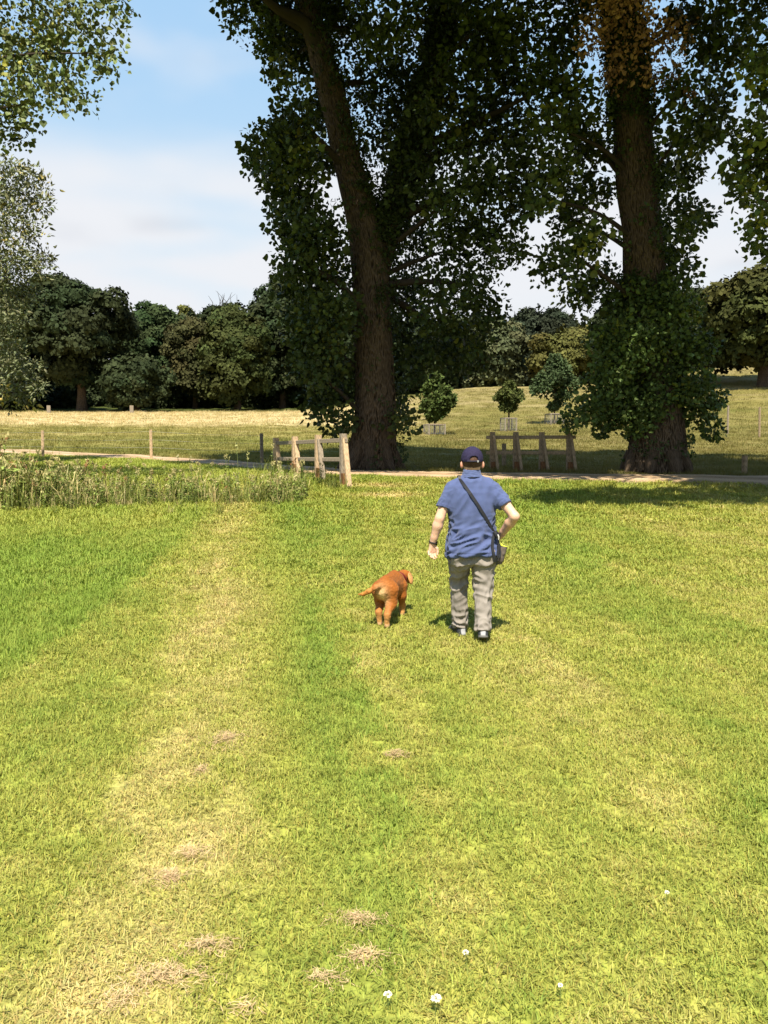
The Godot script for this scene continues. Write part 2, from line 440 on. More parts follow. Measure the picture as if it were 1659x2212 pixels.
func bend(pts: Array, n: int) -> Array:                             # a smooth run of [point, radius] through the given ones
	var out := []
	for i in pts.size() - 1:
		var a = pts[maxi(i - 1, 0)]; var b = pts[i]; var c = pts[i + 1]; var d = pts[mini(i + 2, pts.size() - 1)]
		for k in n:
			var t := k / float(n)
			out.append([(b[0] as Vector3).cubic_interpolate(c[0], a[0], d[0], t), lerpf(b[1], c[1], t)])
	out.append(pts[-1])
	return out

func fill(buf: PackedFloat32Array, at: Vector3, r: Vector3, count: int, scale: float, col: Color, vary: float, yellow := 0.0) -> void:
	for i in count:
		var p := at + on_ball() * pow(rng.randf(), 0.42) * r
		var s := scale * rr(0.75, 1.25)
		var c := col * rr(1.0 - vary, 1.0 + vary)
		if rng.randf() < yellow: c = Color(c.r * 2.6, c.g * 2.0, c.b * 1.2)
		row(buf, Basis(on_ball(), rr(0, TAU)).scaled(Vector3.ONE * s), p, c)

func limb_to(tree: Node, from: Vector3, to: Vector3, r: float, m: Material):
	var l := from.distance_to(to)
	var mid := from.lerp(to, 0.5) + Vector3(rr(-1, 1), rr(0.2, 1.0), rr(-1, 1)) * l * 0.09
	put("limb", tube(bend([[from, r], [mid, r * 0.6], [to, r * 0.18]], 4), 7, 0.1), m, tree)

func nearest(line: Array, p: Vector3) -> Vector3:                   # where on a trunk a limb for p starts: some way below it
	var best: Vector3 = line[0][0]
	var cost := 1e9
	for q in line:
		var c := (q[0] as Vector3).distance_to(p + Vector3(0, -1.6, 0))
		if c < cost: cost = c; best = q[0]
	return best

const LEFT_BLOBS := [[545, 10, 60], [620, 40, 62], [700, -10, 80], [592, 100, 36], [640, 120, 45], [600, 158, 16], [760, 60, 55], [690, 235, 42], [640, 250, 46], [590, 325, 46], [570, 350, 24], [640, 345, 55], [700, 330, 40], [628, 300, 40], [590, 390, 26], [660, 420, 40], [612, 430, 28], [650, 490, 48], [612, 475, 26], [700, 500, 48], [640, 560, 52], [700, 575, 55], [655, 640, 50], [710, 660, 55], [660, 715, 50], [712, 745, 58], [672, 800, 42], [722, 830, 46], [690, 870, 30], [742, 905, 20], [730, 925, 12],
	[830, 50, 80], [930, 20, 90], [1020, 60, 90], [1100, 30, 80], [1185, 60, 55], [820, 180, 80], [915, 170, 90], [1020, 160, 90], [1105, 150, 66], [1175, 190, 50], [850, 300, 75], [945, 300, 90], [1045, 290, 90], [1125, 290, 58], [885, 420, 75], [985, 420, 80], [1075, 400, 66], [1135, 370, 42], [890, 530, 58], [970, 540, 60], [1050, 510, 62], [1100, 540, 34], [1120, 440, 34], [895, 630, 66], [965, 650, 66], [1030, 615, 46], [1050, 680, 36], [880, 740, 60], [945, 745, 60], [1000, 755, 46], [1030, 740, 28], [895, 800, 20], [862, 855, 14], [866, 893, 16], [878, 915, 9]]

func left_poplar():
	var t := thing("poplar_tree", "huge leaning poplar with forked ivy clad trunk behind the left bridge rail", "tree", on(803, 26.0))
	var o := t.position
	var L := func(u, v, d, r): return [spot(u, v, d) - o, r]
	var base: Vector3 = -Vector3(0, 0.25, 0)
	var trunk := bend([[base, 1.02], [base + Vector3(0.0, 0.55, 0), 0.83], L.call(806, 925, 26, 0.70), L.call(808, 830, 26, 0.64), L.call(806, 700, 26, 0.62), L.call(800, 560, 26, 0.60), L.call(775, 440, 26, 0.50), L.call(745, 330, 26, 0.46), L.call(718, 210, 26, 0.42), L.call(690, 100, 26.2, 0.38), L.call(655, -20, 26.5, 0.34), L.call(600, -250, 27, 0.25), L.call(560, -480, 27, 0.1)], 5)
	put("trunk", tube(trunk, 28, 0.13), mats.bark, t)
	var fork := bend([L.call(806, 620, 26, 0.40), L.call(845, 480, 26.4, 0.40), L.call(885, 330, 26.8, 0.36), L.call(925, 180, 27, 0.33), L.call(965, -20, 27.2, 0.28), L.call(1000, -400, 27.5, 0.12)], 5)
	put("trunk_fork", tube(fork, 18, 0.12), mats.bark, t)
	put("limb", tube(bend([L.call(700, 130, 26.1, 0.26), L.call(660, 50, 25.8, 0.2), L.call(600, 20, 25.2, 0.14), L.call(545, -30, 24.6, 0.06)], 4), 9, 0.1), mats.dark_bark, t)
	for i in 9:                                                      # root flare
		var a := i / 9.0 * TAU + 0.2
		put("root", tube(bend([[Vector3(cos(a) * 0.55, 0.85, sin(a) * 0.55), 0.24], [Vector3(cos(a) * 0.84, 0.25, sin(a) * 0.84), 0.2], [Vector3(cos(a) * 1.16, -0.12, sin(a) * 1.16), 0.08]], 4), 8, 0.1), mats.bark, t)
	var buf := PackedFloat32Array()
	var green := Color(0.052, 0.074, 0.022)
	for i in LEFT_BLOBS.size():
		var b = LEFT_BLOBS[i]
		var far := 26.0 + rr(-2.2, 1.6)
		var line: float = 806.0 if b[1] > 560 else 806.0 - (560.0 - b[1]) * 0.245
		if absf(b[0] - line) < b[2] + 34.0: far = 28.3 + rr(0, 0.8)
		var fork_line: float = 806.0 + (620.0 - b[1]) * 0.265
		if b[1] < 600 and absf(b[0] - fork_line) < b[2] * 0.8 and i % 3 != 0: far = 28.9 + rr(0, 0.8)
		var r: float = b[2] * far / FOCAL
		var p := spot(b[0], b[1], far) - o
		if i % 3 == 0 and b[2] > 30: fill(buf, p + Vector3(0, -r * 0.2, 0), Vector3(r * 1.35, r * 1.25, r), int(r * r * 9 + 3), 0.6, green, 0.35, 0.05)
		fill(buf, p, Vector3(r, r * 0.95, r * (1.5 if far < 28.0 else 0.9)), int(r * r * (52 if b[0] < 760 else 31) + 6), 0.85, green, 0.3, 0.03 if b[0] > 720 else 0.08)
		if b[2] > 40 and i % 2 == 0:
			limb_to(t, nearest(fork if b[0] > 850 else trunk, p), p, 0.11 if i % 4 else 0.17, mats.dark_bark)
	for i in 175:                                                    # the crown above and towards the lawn, over the top of the picture
		var far := rr(16.8, 33.0); var x := rr(-8.0, 7.5)
		var y := maxf(rr(13.5, 25.0), 1.6 + 0.60 * far + 2.4)
		if absf(x + 0.5) / 9.0 + absf(far - 24.0) / 12.0 + maxf(y - 18.0, 0) / 12.0 > 1.25: continue
		fill(buf, Vector3(x, y, -far) - o, Vector3(1.7, 1.3, 1.7), 85, 1.25, green, 0.3, 0.04)
	scatter("crown", leaf_spray(22, 0.5, 0.19, 0.95, 0.5, 31), mats.leaf, buf, t)
	var ivy := PackedFloat32Array()
	for line in [trunk, fork]:
		for i in 1500:
			var k := rng.randi_range(3, line.size() - 6)
			var q = line[k]; var q2 = line[k + 1]
			var at: Vector3 = (q[0] as Vector3).lerp(q2[0], rng.randf()); var rad: float = q[1]
			var a := rr(0, TAU)
			if line == trunk and (cos(a) < 0.1 and rng.randf() < 0.88 or at.y < 4.5 and rng.randf() < 0.8): continue
			var p: Vector3 = at + Vector3(cos(a), 0, sin(a)) * rad * rr(1.0, 1.35)
			row(ivy, Basis(on_ball(), rr(0, TAU)).scaled(Vector3.ONE * rr(0.5, 0.95)), p, Color(0.042, 0.062, 0.02) * rr(0.7, 1.4))
	scatter("ivy", leaf_spray(16, 0.3, 0.13, 1.0, 0.6, 32, 0.8), mats.leaf, ivy, t)

const RIGHT_BLOBS := [[1240, 20, 48], [1215, 110, 46], [1500, 30, 56], [1560, 40, 50], [1620, 20, 46], [1535, 120, 38], [1590, 110, 30], [1235, 195, 46], [1185, 270, 42], [1262, 240, 46], [1250, 315, 46], [1200, 360, 42], [1290, 310, 36], [1245, 405, 46], [1170, 425, 36], [1300, 410, 28], [1225, 470, 42], [1290, 505, 36], [1228, 545, 42], [1190, 580, 26], [1288, 590, 42], [1250, 640, 34], [1480, 190, 46], [1530, 225, 36], [1478, 285, 46], [1525, 300, 30], [1460, 355, 38], [1505, 365, 20], [1545, 260, 18], [1472, 450, 34], [1500, 490, 20], [1520, 470, 10], [1450, 530, 36], [1482, 580, 26], [1445, 400, 28]]
const SKIRT_BLOBS := [[1330, 660, 56], [1405, 650, 60], [1480, 670, 55], [1312, 740, 50], [1380, 745, 70], [1465, 750, 66], [1305, 800, 40], [1535, 760, 40], [1288, 850, 40], [1340, 835, 62], [1430, 840, 66], [1505, 835, 44], [1262, 893, 30], [1318, 895, 44], [1395, 890, 56], [1465, 885, 34], [1230, 915, 18], [1300, 928, 16], [1530, 880, 28], [1510, 908, 20], [1552, 865, 12], [1545, 935, 10], [1370, 925, 22]]
const BROWN_BLOBS := [[1295, 40, 46], [1375, 25, 56], [1440, 85, 44], [1360, 105, 48], [1325, 165, 28], [1455, 170, 28], [1285, 90, 28], [1400, 175, 34], [1480, 200, 18]]

func right_poplar():
	var t := thing("poplar_tree", "upright poplar with leafy skirt and brown dead leaves, beside the right bridge rail", "tree", on(1416, 24.5))
	var o := t.position
	var L := func(u, v, d, r): return [spot(u, v, d) - o, r]
	var trunk := bend([[Vector3(0, -0.25, 0), 0.94], [Vector3(0, 0.4, 0), 0.86], L.call(1416, 940, 24.5, 0.79), L.call(1412, 850, 24.5, 0.71), L.call(1404, 700, 24.5, 0.66), L.call(1392, 560, 24.5, 0.62), L.call(1378, 420, 24.5, 0.58), L.call(1366, 280, 24.5, 0.55), L.call(1352, 130, 24.6, 0.5), L.call(1335, -30, 24.8, 0.44), L.call(1310, -300, 25.3, 0.3), L.call(1300, -600, 25.5, 0.1)], 5)
	put("trunk", tube(trunk, 28, 0.12), mats.bark, t)
	for i in 8:
		var a := i / 8.0 * TAU + 0.5
		put("root", tube(bend([[Vector3(cos(a) * 0.7, 0.6, sin(a) * 0.7), 0.22], [Vector3(cos(a) * 0.92, 0.18, sin(a) * 0.92), 0.17], [Vector3(cos(a) * 1.04, -0.14, sin(a) * 1.04), 0.07]], 4), 8, 0.1), mats.bark, t)
	var buf := PackedFloat32Array(); var skirt := PackedFloat32Array(); var dead := PackedFloat32Array(); var ivy := PackedFloat32Array()
	for i in RIGHT_BLOBS.size():
		var b = RIGHT_BLOBS[i]; var far := 24.5 + rr(-2.0, 1.6)
		var r: float = b[2] * far / FOCAL; var p := spot(b[0], b[1], far) - o
		fill(buf, p, Vector3(r, r * 0.95, r * 1.5), int(r * r * 28 + 6), 0.85, Color(0.066, 0.092, 0.026), 0.3, 0.16 if b[0] < 1320 and b[1] > 180 and b[1] < 450 else 0.04)
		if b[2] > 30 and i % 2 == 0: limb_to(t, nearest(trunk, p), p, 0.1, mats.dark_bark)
	for b in SKIRT_BLOBS:
		var far := 23.6 + rr(-0.5, 1.6); var r: float = maxf(b[2] - 10.0, 6.0) * far / FOCAL
		var u: float = 1402.0 + (b[0] - 1402.0) * ((0.9 if b[0] < 1402 else 0.8) if b[1] < 815 else 0.97)
		fill(skirt, spot(u, b[1] - 6.0, far) - o, Vector3(r, r * 0.95, r * 1.2), int(r * r * 125 + 10), 0.68, Color(0.078, 0.118, 0.03), 0.4, 0.06)
	for b in BROWN_BLOBS:
		var far := 24.0 + rr(-0.9, 0.6); var r: float = b[2] * far / FOCAL
		fill(dead, spot(b[0], b[1], far) - o, Vector3(r, r, r * 1.3), int(r * r * 52 + 6), 0.75, Color(0.42, 0.25, 0.15), 0.45)
	for i in 135:
		var far := rr(12.5, 31.0); var x := rr(1.5, 16.5)
		var y := maxf(rr(13.5, 24.0), 1.6 + 0.60 * far + 2.4)
		if absf(x - 9.0) / 9.5 + absf(far - 22.0) / 12.0 + maxf(y - 18.0, 0) / 12.0 > 1.25: continue
		fill(buf, Vector3(x, y, -far) - o, Vector3(1.7, 1.3, 1.7), 85, 1.25, Color(0.05, 0.07, 0.022), 0.3, 0.04)
	for i in 3400:
		var k := rng.randi_range(4, 46); var at: Vector3 = (trunk[k][0] as Vector3).lerp(trunk[k + 1][0], rng.randf()); var rad: float = trunk[k][1]
		var a := rr(0, TAU)
		var v := at.y
		if v < 2.1 and rng.randf() < 0.93 or v > 6.0 and v < 10.5 and rng.randf() < (0.93 if cos(a) < 0.35 else 0.45): continue
		row(ivy, Basis(on_ball(), rr(0, TAU)).scaled(Vector3.ONE * rr(0.45, 0.85)), at + Vector3(cos(a), 0, sin(a)) * rad * rr(1.0, 1.22), Color(0.045, 0.07, 0.02) * rr(0.65, 1.45))
	var spray := leaf_spray(22, 0.5, 0.19, 0.95, 0.5, 41)
	scatter("crown", spray, mats.leaf, buf, t)
	scatter("leafy_skirt", leaf_spray(22, 0.46, 0.16, 1.05, 0.4, 42), mats.leaf, skirt, t)
	scatter("dead_leaves", leaf_spray(16, 0.46, 0.17, 0.8, 0.9, 43), mats.leaf, dead, t)
	scatter("ivy", leaf_spray(16, 0.3, 0.12, 1.0, 0.6, 44, 0.8), mats.leaf, ivy, t)

func edge_tree(called: String, label: String, foot: Vector3, top: Vector3, r: float, blobs: Array, far: float, dense: float, size: float, spray: Mesh, col: Color, yellow: float, extra: Array, droop: bool):
	var t := thing(called, label, "tree", foot)
	var trunk := bend([[Vector3(0, -0.3, 0), r * 1.4], [Vector3(0, 0.7, 0), r], [(top - foot) * 0.5 + Vector3(0.3, 0, 0.2), r * 0.75], [top - foot, r * 0.3]], 5)
	put("trunk", tube(trunk, 16, 0.12), mats.bark, t)
	var buf := PackedFloat32Array()
	for i in blobs.size():
		var b = blobs[i]; var d := far + rr(-1.0, 1.0); var q: float = b[2] * d / FOCAL
		var p := spot(b[0], b[1], d) - foot
		fill(buf, p, Vector3(q, q, q * 1.3), int(q * q * dense + 3), size, col, 0.35, yellow)
		if i % 3 == 0 and b[2] > 24: put("limb", tube(bend([[nearest(trunk, p), 0.09], [nearest(trunk, p).lerp(p, 0.6) + Vector3(0, 0.35, 0), 0.04], [p, 0.012]], 5), 6), mats.dark_bark, t)
	for e in extra:
		limb_to(t, nearest(trunk, e[0] - foot), e[0] - foot, 0.13, mats.dark_bark)
		fill(buf, e[0] - foot, Vector3.ONE * e[1], int(e[2]), size * 1.3, col, 0.35, yellow)
	scatter("crown", spray, mats.leaf, buf, t)

func edge_trees():
	edge_tree("poplar_tree", "sunlit poplar whose drooping boughs hang in from top left", on(-330, 18.0), on(-300, 18.0) + Vector3(0, 17, 0), 0.5,
		[[20, 20, 80], [110, 30, 72], [190, 30, 46], [235, 15, 24], [60, 110, 75], [140, 100, 56], [200, 115, 28], [225, 90, 14], [228, 152, 12], [242, 128, 9], [25, 180, 60], [100, 175, 44], [150, 200, 24], [178, 160, 20], [15, 240, 40], [52, 225, 30], [18, 285, 22], [60, 292, 9], [80, 235, 12], [185, 215, 9], [250, 50, 8], [-80, 60, 100], [-90, 220, 90], [-60, 330, 50], [268, 12, 10]], 18.0, 46.0, 0.7,
		leaf_spray(17, 0.48, 0.155, 1.0, 1.0, 51), Color(0.1, 0.128, 0.04), 0.07, [[Vector3(-13, 9, -17), 2.5, 260], [Vector3(-12, 13, -18), 2.8, 260], [Vector3(-14, 15.5, -17), 2.4, 220], [Vector3(-16, 11, -19), 2.5, 220]], true)
	edge_tree("willow_tree", "pale grey green willow leaning in at the left edge of the field", on(-140, 30.0), on(-130, 30.0) + Vector3(0, 12, 0), 0.4,
		[[10, 370, 34], [48, 372, 26], [80, 395, 22], [20, 430, 40], [70, 435, 28], [100, 440, 10], [15, 500, 46], [62, 495, 26], [90, 555, 15], [25, 560, 46], [70, 585, 30], [15, 630, 46], [55, 640, 26], [25, 690, 36], [8, 740, 30], [30, 790, 38], [62, 800, 24], [14, 840, 40], [55, 848, 28], [84, 842, 12], [100, 562, 9], [-50, 450, 70], [-50, 600, 80], [-50, 760, 80]], 30.0, 56.0, 0.85,
		leaf_spray(18, 0.42, 0.2, 0.42, 0.5, 52), Color(0.15, 0.168, 0.085), 0.04, [[Vector3(-19, 7, -30), 2.2, 200], [Vector3(-20, 11, -31), 2.4, 200]], true)
	edge_tree("poplar_tree", "bright leaved poplar with boughs reaching in at the right edge", on(1860, 20.0), on(1850, 20.0) + Vector3(0, 17, 0), 0.5,
		[[1645, 90, 34], [1625, 150, 26], [1655, 190, 36], [1640, 260, 36], [1618, 300, 30], [1650, 330, 42], [1598, 345, 26], [1580, 370, 13], [1635, 390, 40], [1610, 420, 26], [1650, 460, 38], [1632, 500, 22], [1650, 540, 26], [1585, 300, 12], [1720, 150, 90], [1720, 320, 90], [1720, 480, 80]], 20.0, 48.0, 0.75,
		leaf_spray(16, 0.46, 0.18, 1.0, 0.9, 53), Color(0.078, 0.108, 0.03), 0.14, [[Vector3(13, 9, -19), 2.5, 240], [Vector3(12, 13.6, -15), 2.6, 280], [Vector3(9, 13.5, -11), 2.2, 220], [Vector3(5.2, 13.0, -10.2), 1.5, 150], [Vector3(3.6, 13.6, -9.6), 1.2, 100], [Vector3(7.0, 13.2, -10.0), 1.3, 110], [Vector3(11, 14, -11.5), 2.4, 240], [Vector3(15, 13, -14), 2.6, 240]], true)

# trees beyond the pasture, each with its own crown and trunk
func far_tree(called: String, label: String, u: float, top: float, wide: float, far: float, low: float, col: Color, shape := 1.0, sd := 0, group := "", bare := false):
	rng.seed = 9000 + sd
	var foot := on(u, far, -0.3); var t := thing(called, label, "tree", foot, 0.0, group)
	var h := spot(u, top, far).y - foot.y; var r := wide * 0.5 * far / FOCAL
	put("trunk", tube(bend([[Vector3.ZERO, r * 0.11], [Vector3(0, h * 0.12, 0), r * 0.075], [Vector3(r * 0.04, h * 0.8, 0), r * 0.03]], 3), 9, 0.15), mats.bark, t)
	var clear := low * h
	var buf := PackedFloat32Array()
	var mid := Vector3(0, (h + clear) * 0.5, 0); var half := Vector3(r, (h - clear) * 0.5, r)
	var lumps := int(clampf(34 * (h - clear) / (r * 2.0), 30, 56))
	for i in lumps:
		var d := on_ball(); d.z = absf(d.z) if rng.randf() < 0.6 else d.z
		var up := d.y
		var taper := 1.0 if up < 0 else pow(1.0 - up * up, 0.5 * (shape - 1.0) + 0.0001) if shape > 1.0 else 1.0
		var lr := r * rr(0.2, 0.42)
		var p := mid + Vector3(d.x * taper, d.y, d.z * taper) * (half - Vector3.ONE * lr * 0.8) * rr(0.78, 1.1)
		var c := col * rr(0.75, 1.25); c.r *= rr(0.85, 1.1)
		for k in int(lr * lr * 6.5 + 30):
			var q := on_ball()
			if q.y < -0.55: continue
			var pos := p + q * Vector3(lr, lr * 0.72, lr) * rr(0.7, 1.06)
			row(buf, outward(q + Vector3(0, 0.25, 0)).scaled(Vector3.ONE * rr(0.7, 1.25) * (0.75 + lr * 0.1)), pos, c * rr(0.75, 1.25))
	for i in int(h * r * 1.6):
		row(buf, Basis(on_ball(), rr(0, TAU)).scaled(Vector3.ONE * 1.3), mid + on_ball() * half * pow(rng.randf(), 0.4) * 0.8, col * 0.9)
	scatter("crown", mats.far_spray, mats.far_leaf, buf, t)
	if bare:
		for i in 11:
			var a := Vector3(rr(-r * 0.5, r * 0.4), h * 0.75, rr(0, r * 0.4))
			put("bare_branch", tube([[a, 0.1], [a + Vector3(rr(-0.8, 0.8), h * 0.15, 0.4), 0.06], [a + Vector3(rr(-1.6, 1.6), h * rr(0.2, 0.27), 0.6), 0.02]], 5), mats.dark_bark, t)

func far_trees():
	mats.far_spray = pad_spray(14, 0.8, 0.62, 61)
	var dark := Color(0.027, 0.036, 0.016); var olive := Color(0.042, 0.052, 0.017); var brown := Color(0.05, 0.049, 0.02); var grey := Color(0.075, 0.085, 0.042)
	var g := "trees beyond the pasture"
	far_tree("oak_tree", "largest dark round topped oak left, thick trunk showing below its crown", 182, 583, 260, 134, 0.13, dark, 1.0, 1, g)
	far_tree("oak_tree", "low spreading dark tree right of the big round oak's trunk", 300, 765, 150, 131, 0.02, dark * 1.1, 1.0, 2, g)
	far_tree("dark_tree", "dark tree with dead pale branches between willow and the big round oak", 65, 620, 180, 146, 0.05, dark, 1.0, 3, g, true)
	far_tree("dark_tree", "low dark tree at the far left under the willow boughs", 5, 740, 170, 138, 0.03, dark, 1.0, 4, g)
	far_tree("green_tree", "mid green tree set back to the right of the big round oak", 345, 650, 170, 168, 0.03, Color(0.03, 0.046, 0.018), 1.0, 5, g)
	far_tree("brown_tree", "brownish topped tree left of the tall olive tree by the pasture", 425, 680, 140, 150, 0.08, brown, 1.0, 6, g)
	far_tree("olive_tree", "tall olive green tree with low sweeping branches right of the brownish one", 516, 650, 175, 139, 0.0, olive, 1.6, 7, g)
	far_tree("bare_topped_tree", "dark tree with bare twigs at its top behind the tall olive tree", 500, 632, 150, 165, 0.1, dark, 1.0, 8, g, true)
	far_tree("yellow_tree", "small yellow green treetop above the distant wood, left of centre", 410, 650, 60, 215, 0.2, Color(0.12, 0.12, 0.035), 1.0, 9, g)
	far_tree("dark_tree", "dark dense tree immediately left of the leaning poplar's low leaves", 612, 600, 170, 150, 0.0, dark * 1.1, 1.3, 10, g)
	far_tree("dark_tree", "dark dense tree seen through the leaves of the leaning poplar", 720, 620, 190, 148, 0.0, dark, 1.0, 11, g)
	far_tree("dark_tree", "dark tree behind the slim young tree, right of the leaning trunk", 930, 690, 210, 150, 0.0, dark * 1.3, 1.0, 12, g)
	far_tree("grey_tree", "grey green tree on the hill crest above the middle young tree", 1070, 690, 160, 158, -0.05, grey, 1.0, 13, g)
	far_tree("cedar_tree", "tall dark tree with sky gaps rising behind the hill crest", 1170, 640, 130, 185, 0.0, Color(0.03, 0.038, 0.024), 1.0, 14, g)
	far_tree("brown_tree", "golden brown tree on the hill crest left of the upright poplar", 1210, 695, 150, 148, -0.05, Color(0.085, 0.082, 0.025), 1.0, 15, g)
	far_tree("dark_tree", "dark tree behind the leafy skirt of the upright poplar", 1330, 660, 190, 146, 0.0, dark, 1.0, 16, g)
	far_tree("dark_tree", "dark tree just right of the upright poplar at the hill foot", 1515, 610, 180, 120, 0.04, Color(0.034, 0.04, 0.017), 1.0, 17, g)
	far_tree("olive_tree", "big olive brown tree on the slope at the right edge", 1640, 560, 260, 112, 0.08, Color(0.05, 0.052, 0.016), 1.0, 18, g)
	rng.seed = 776
	var low := PackedFloat32Array()
	for i in 95:
		var u := rr(-80.0, 960.0); var foot := on(u, rr(150, 172)); var w := rr(1.5, 3.5); var h := rr(2.0, 6.0)
		for k in 46: row(low, Basis(on_ball(), rr(0, TAU)).scaled(Vector3.ONE * rr(0.8, 1.4)), foot + Vector3(0, h * 0.45, 0) + on_ball() * Vector3(w, h * 0.55, w), dark * rr(0.7, 1.3))
	tag(scatter("undergrowth", mats.far_spray, mats.far_leaf, low), "dark undergrowth beneath the trees beyond the pasture", "bushes")
	rng.seed = 777
	var buf := PackedFloat32Array()
	for i in 130:
		var u := -260.0 + i * 17.0; var far := rr(185, 215)
		var top := 690.0 + 18.0 * noise.get_noise_1d(u * 0.01) + rr(-12, 18)
		var foot := on(u, far); var h := spot(u, top, far).y - foot.y
		for k in 110:
			var p := foot + Vector3(rr(-4, 4), h * rng.randf(), rr(-3, 3))
			row(buf, Basis(on_ball(), rr(0, TAU)).scaled(Vector3.ONE * rr(1.2, 2.1)), p, Color(0.03, 0.038, 0.018) * rr(0.7, 1.3))
	tag(scatter("distant_woodland", mats.far_spray, mats.far_leaf, buf), "dark distant wood closing the view behind the separate trees", "wood")

func young_trees():
	var data := [["slim young tree in a wire guard nearest the leaning poplar", 938, 66.0, 812, 905, 78, Color(0.06, 0.085, 0.024), 0.16], ["smallest young tree in a guard, between its two neighbours on the slope", 1097, 74.0, 828, 888, 56, Color(0.065, 0.08, 0.024), 0.15], ["round headed bluish green young tree in a guard left of the leafy skirt", 1195, 86.0, 772, 878, 98, Color(0.05, 0.075, 0.032), 0.19]]
	var guards := [["wire and timber tree guard round the slim young tree", 22, 44], ["wire and timber tree guard round the smallest young tree", 28, 32], ["wire and timber tree guard round the round headed young tree", 22, 36]]
	var spray := leaf_spray(14, 0.34, 0.26, 0.75, 0.3, 71)
	for i in 3:
		var d = data[i]; rng.seed = 500 + i
		var far: float = d[2]; var foot := on(d[1], far)
		var t := thing("young_tree", d[0], "tree", foot, 0.0, "young trees in guards on the slope")
		var y0 := spot(d[1], d[4], far).y - foot.y; var y1 := spot(d[1], d[3], far).y - foot.y; var r: float = d[5] * 0.5 * far / FOCAL
		put("trunk", tube(bend([[Vector3(0, -0.1, 0), 0.11], [Vector3(0.03, y0, 0), 0.08], [Vector3(0, y1 * 0.92, 0), 0.02]], 4), 8), mats.bark, t)
		var buf := PackedFloat32Array()
		for k in 26:
			var q := on_ball(); var yy := q.y * 0.5 + 0.5
			var s := sin(clampf(pow(yy, 0.75), 0.03, 0.98) * PI)
			var at := Vector3(q.x * r * s, lerpf(y0, y1, yy), q.z * r * s)
			fill(buf, at * Vector3(0.9, 1, 0.9) * Vector3(rr(0.75, 1.15), 1, rr(0.75, 1.15)), Vector3(r * 0.24, r * 0.14, r * 0.24), 20, d[7] * 5.0, d[6] * rr(0.8, 1.3), 0.3)
		fill(buf, Vector3(0, (y0 + y1) * 0.5, 0), Vector3(r * 0.7, (y1 - y0) * 0.42, r * 0.7), 90, d[7] * 5.5, d[6], 0.3)
		scatter("crown", spray, mats.far_leaf, buf, t)
		var g := thing("tree_guard", guards[i][0], "tree guard", foot, 0.25, "tree guards round young trees")
		var h: float = guards[i][1] * far / FOCAL; var w: float = guards[i][2] * 0.5 * far / FOCAL * 0.8
		for a in [[-1, -1], [1, -1], [1, 1], [-1, 1]]:
			put("post", box(Vector3(a[0] * w, h * 0.5 - 0.1, a[1] * w), Vector3(0.09, h + 0.2, 0.09)), mats.grey_wood, g)
		for s in [-1, 1]:
			put("rail", box(Vector3(0, h - 0.03, s * w), Vector3(2 * w - 0.1, 0.09, 0.05)), mats.brown_wood if i < 1 else mats.grey_wood, g)
			put("rail", box(Vector3(s * w, h - 0.035, 0), Vector3(0.05, 0.09, 2 * w - 0.1)), mats.brown_wood if i < 1 else mats.grey_wood, g)
		var st := SurfaceTool.new(); st.begin(Mesh.PRIMITIVE_TRIANGLES)
		for s in [-1, 1]:
			for k in 9:
				var q := lerpf(-w, w, k / 8.0)
				st.append_from(box(Vector3(q, h * 0.5, s * (w + 0.06)), Vector3(0.01, h, 0.01)), 0, Transform3D())
				st.append_from(box(Vector3(s * (w + 0.06), h * 0.5, q), Vector3(0.01, h, 0.01)), 0, Transform3D())
			for k in 8:
				st.append_from(box(Vector3(0, h * (k + 0.5) / 8.0, s * (w + 0.075)), Vector3(2 * w, 0.008, 0.008)), 0, Transform3D())
				st.append_from(box(Vector3(s * (w + 0.075), h * (k + 0.5) / 8.0, 0), Vector3(0.008, 0.008, 2 * w)), 0, Transform3D())
		var mesh := put("wire_mesh", st.commit(), mats.wire, g); mesh.set_meta("kind", "stuff")

# ------------------------------------------------------------------ timber
func box(at: Vector3, s: Vector3, turn := Basis(), ch := 0.12) -> ArrayMesh:            # a box with chamfered long edges
	var v := PackedVector3Array(); var nn := PackedVector3Array()
	var c: float = minf(s.x, minf(s.y, s.z)) * ch; var h := s * 0.5
	var long := 1 if s.y >= s.x and s.y >= s.z else (0 if s.x >= s.z else 2)
	var i1 := (long + 1) % 3; var i2 := (long + 2) % 3
	var ring := [[h[i1] - c, -h[i2]], [h[i1], -h[i2] + c], [h[i1], h[i2] - c], [h[i1] - c, h[i2]], [-h[i1] + c, h[i2]], [-h[i1], h[i2] - c], [-h[i1], -h[i2] + c], [-h[i1] + c, -h[i2]]]
	var P := func(k: int, e: float) -> Vector3:
		var p := Vector3.ZERO; p[long] = e * h[long]; p[i1] = ring[k % 8][0]; p[i2] = ring[k % 8][1]
		return p
	var tri := func(a: Vector3, b: Vector3, d: Vector3, out: Vector3):
		var n := (b - a).cross(d - a)
		if n.dot(out) > 0: var q := b; b = d; d = q
		n = (d - a).cross(b - a).normalized()
		for p in [a, b, d]: v.append(at + turn * p); nn.append(turn * n)
	for k in 8:
		var a: Vector3 = P.call(k, -1.0); var b: Vector3 = P.call(k + 1, -1.0); var d: Vector3 = P.call(k + 1, 1.0); var e: Vector3 = P.call(k, 1.0)
		var out := (a + d); out[long] = 0
		tri.call(a, b, d, out); tri.call(a, d, e, out)
	for e in [-1.0, 1.0]:
		var out := Vector3.ZERO; out[long] = e
		for k in range(1, 7): tri.call(P.call(0, e), P.call(k, e), P.call(k + 1, e), out)
	return arrays(v, nn, PackedColorArray())

